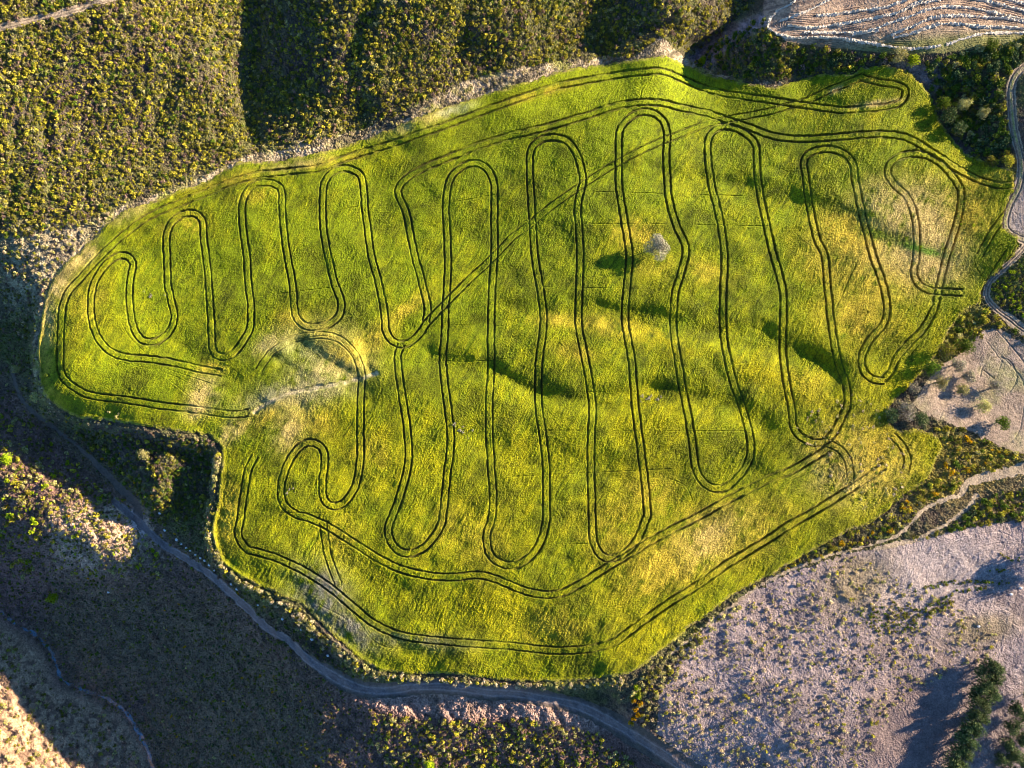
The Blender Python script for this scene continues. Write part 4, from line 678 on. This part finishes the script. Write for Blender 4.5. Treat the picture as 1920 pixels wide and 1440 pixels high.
# weed clumps in the crop
for x, y, nn, lb, kd in ((865, 808, 7, 'clump of tall pale weeds in the crop between two wheel tracks', 'silver'), (1218, 748, 8, 'clump of grey-green weeds in the crop right of the centre', 'silver'), (291, 552, 4, 'small clump of weeds inside the leftmost loop', 'silver'), (544, 925, 6, 'pale weeds inside the lower left loop of the crop', 'silver'), (96, 700, 8, 'green weeds in the crop at its far left corner', 'green'), (226, 778, 7, 'pale weeds on the lower left rim of the crop', 'pale')):
    vs = []; cs = []; rr = np.random.default_rng(nn * 7 + int(x))
    for k in range(nn):
        pv, _, pc = proto(kd, k % 4); s = rr.uniform(.45, .9); o = rr.normal(0, 1, 3) * (1.6, .9, 0); vs.append(pv * s + o); cs.append(pc)
    g = ground(np.array(x), np.array(y)); v = np.concatenate(vs); o = link('weed_clump', npmesh('weed_clump', v, np.arange(len(v)).reshape(-1, 4), np.concatenate(cs), flat=True), M['leafstuff'])
    o.location = (float(g[0]), float(g[1]), float(g[2]) + .45); tag(o, lb, 'weeds', None, 'stuff')

# ------------------------------------------------------------------ straw rows
ROWS = [('4: 60 120 120 100 200 70 280 32 380 -20', 'shortest straw row at the left corner of the stubble'), ('4: 270 85 370 80 480 62 600 50 700 26 800 -10', 'straw row second from the left corner of the stubble'),
 ('4: 110 140 200 152 300 150 420 130 520 115 620 95 740 65 820 22 900 -10', 'straw row running from the left corner and curving up to the top edge'), ('4: 470 190 560 175 680 130 800 92 900 52 1000 38 1150 45 1300 80 1440 112 1560 140', 'long arching straw row third above the bottom one'),
 ('4: 690 200 760 165 820 145 930 100 1080 86 1200 96 1300 100 1440 122 1560 140', 'long arching straw row second above the bottom one'), ('4: 700 212 790 190 860 168 960 136 1080 134 1200 150 1320 152 1440 160 1560 165', 'arching straw row directly above the bottom one'),
 ('4: 20 100 0 150 50 190 150 212 300 208 450 220 600 246 720 266 850 270 970 255', 'bottom straw row bending round the left corner of the stubble'), ('4: 1000 248 1080 222 1200 190 1320 185 1440 184 1560 186', 'faint straw row continuing the bottom one to the right'),
 ('4: 1160 -10 1280 18 1360 40 1440 58 1560 90', 'straw row cutting the top right corner'), ('4: 10 104 60 60 130 20 170 -15', 'straw row up the left edge of the stubble'), ('4: 800 40 890 10 1000 -12', 'short straw row touching the top edge'), ('4: 200 178 380 180 500 182 620 170', 'low broken straw row inside the bottom one'),
 ('4: 1330 -15 1400 10 1500 40', 'straw row nearest the top right corner')]
for k, (s, lb) in enumerate(ROWS):
    p = smooth(T(s), n=8); g = ground(p[:, 0], p[:, 1]); seg = np.r_[0, np.cumsum(np.linalg.norm(np.diff(g, axis=0), axis=1))]
    t = np.arange(0, seg[-1], .35); g = np.stack([np.interp(t, seg, g[:, i]) for i in range(3)], -1)
    tg = np.gradient(g[:, :2], axis=0); tg /= np.linalg.norm(tg, axis=1)[:, None]; nn = np.stack([-tg[:, 1], tg[:, 0]], -1); rr = np.random.default_rng(k + 70)
    prof = [(-1, -.1), (-.75, .55), (-.3, .95), (.2, 1), (.7, .6), (1, -.1)]; n = len(t); Vv = np.zeros((n, 6, 3))
    wid = np.interp(np.arange(n), np.arange(0, n + 5, 5), rr.uniform(.22, .6, len(np.arange(0, n + 5, 5)))); hgt = np.interp(np.arange(n), np.arange(0, n + 4, 4), rr.uniform(.2, .6, len(np.arange(0, n + 4, 4))))
    if k in (7, 11): hgt *= .5
    for q, (a, b_) in enumerate(prof):
        Vv[:, q, :2] = g[:, :2] + nn * ((a * wid + rr.normal(0, .16, n))[:, None]); Vv[:, q, 2] = g[:, 2] + .05 + b_ * hgt * (1 + rr.normal(0, .35, n)) - (.2 if abs(a) == 1 else 0)
    idx = np.arange((n - 1) * 6).reshape(n - 1, 6)[:, :5].ravel(); F = np.stack([idx, idx + 1, idx + 7, idx + 6], -1)
    tag(link('straw_row', npmesh('straw_row', Vv.reshape(-1, 3), F, flat=True), M['straw']), lb, 'straw row', 'straw rows on the stubble')

# ------------------------------------------------------------------ white stones beside the road
import bmesh
def stone_mesh(seed):
    rr = random.Random(seed); bm = bmesh.new(); bmesh.ops.create_icosphere(bm, subdivisions=2, radius=.5)
    for v in bm.verts: v.co *= rr.uniform(.85, 1.12); v.co.z *= .62; v.co.x *= 1.25
    me = bpy.data.meshes.new('stone'); bm.to_mesh(me); bm.free(); me.materials.append(M['stone']); return me
SM = [stone_mesh(k) for k in range(3)]
ST = [T('9: %d %d' % q)[0] for q in [(995, 155), (1020, 175), (1050, 200), (1070, 215), (1100, 238), (1128, 258), (1150, 272), (1178, 295), (1205, 325), (1300, 405), (1335, 430), (900, 6), (930, 100)]] + [T('10: %d %d' % q)[0] for q in [(10, 520), (150, 598), (255, 660), (315, 712), (375, 768), (405, 805)]]
for k, (x, y) in enumerate(ST):
    g = ground(np.array(x), np.array(y)); o = bpy.data.objects.new('stone', SM[k % 3]); col.objects.link(o); o.location = (float(g[0]), float(g[1]), float(g[2]) + .2)
    o.rotation_euler = (0, 0, random.uniform(-.9, -.2)); s = random.uniform(.5, .85); o.scale = (s, s, s); tag(o, 'white stone in the broken line along the shaded road under the crop', 'stone', 'white stones along the road')
for (x, y, lb) in ((204, 1110, 'single white stone on the shaded valley side'), (1834, 1174, 'white stone in the weeds right of the ploughed ground'), (1895, 1114, 'larger white stone in the shade at the right picture edge'), (1913, 1102, 'white stone nearest the right picture edge')):
    g = ground(np.array(x), np.array(y)); o = bpy.data.objects.new('stone', SM[1]); col.objects.link(o); o.location = (float(g[0]), float(g[1]), float(g[2]) + .2); o.scale = (.7, .7, .7); tag(o, lb, 'stone')
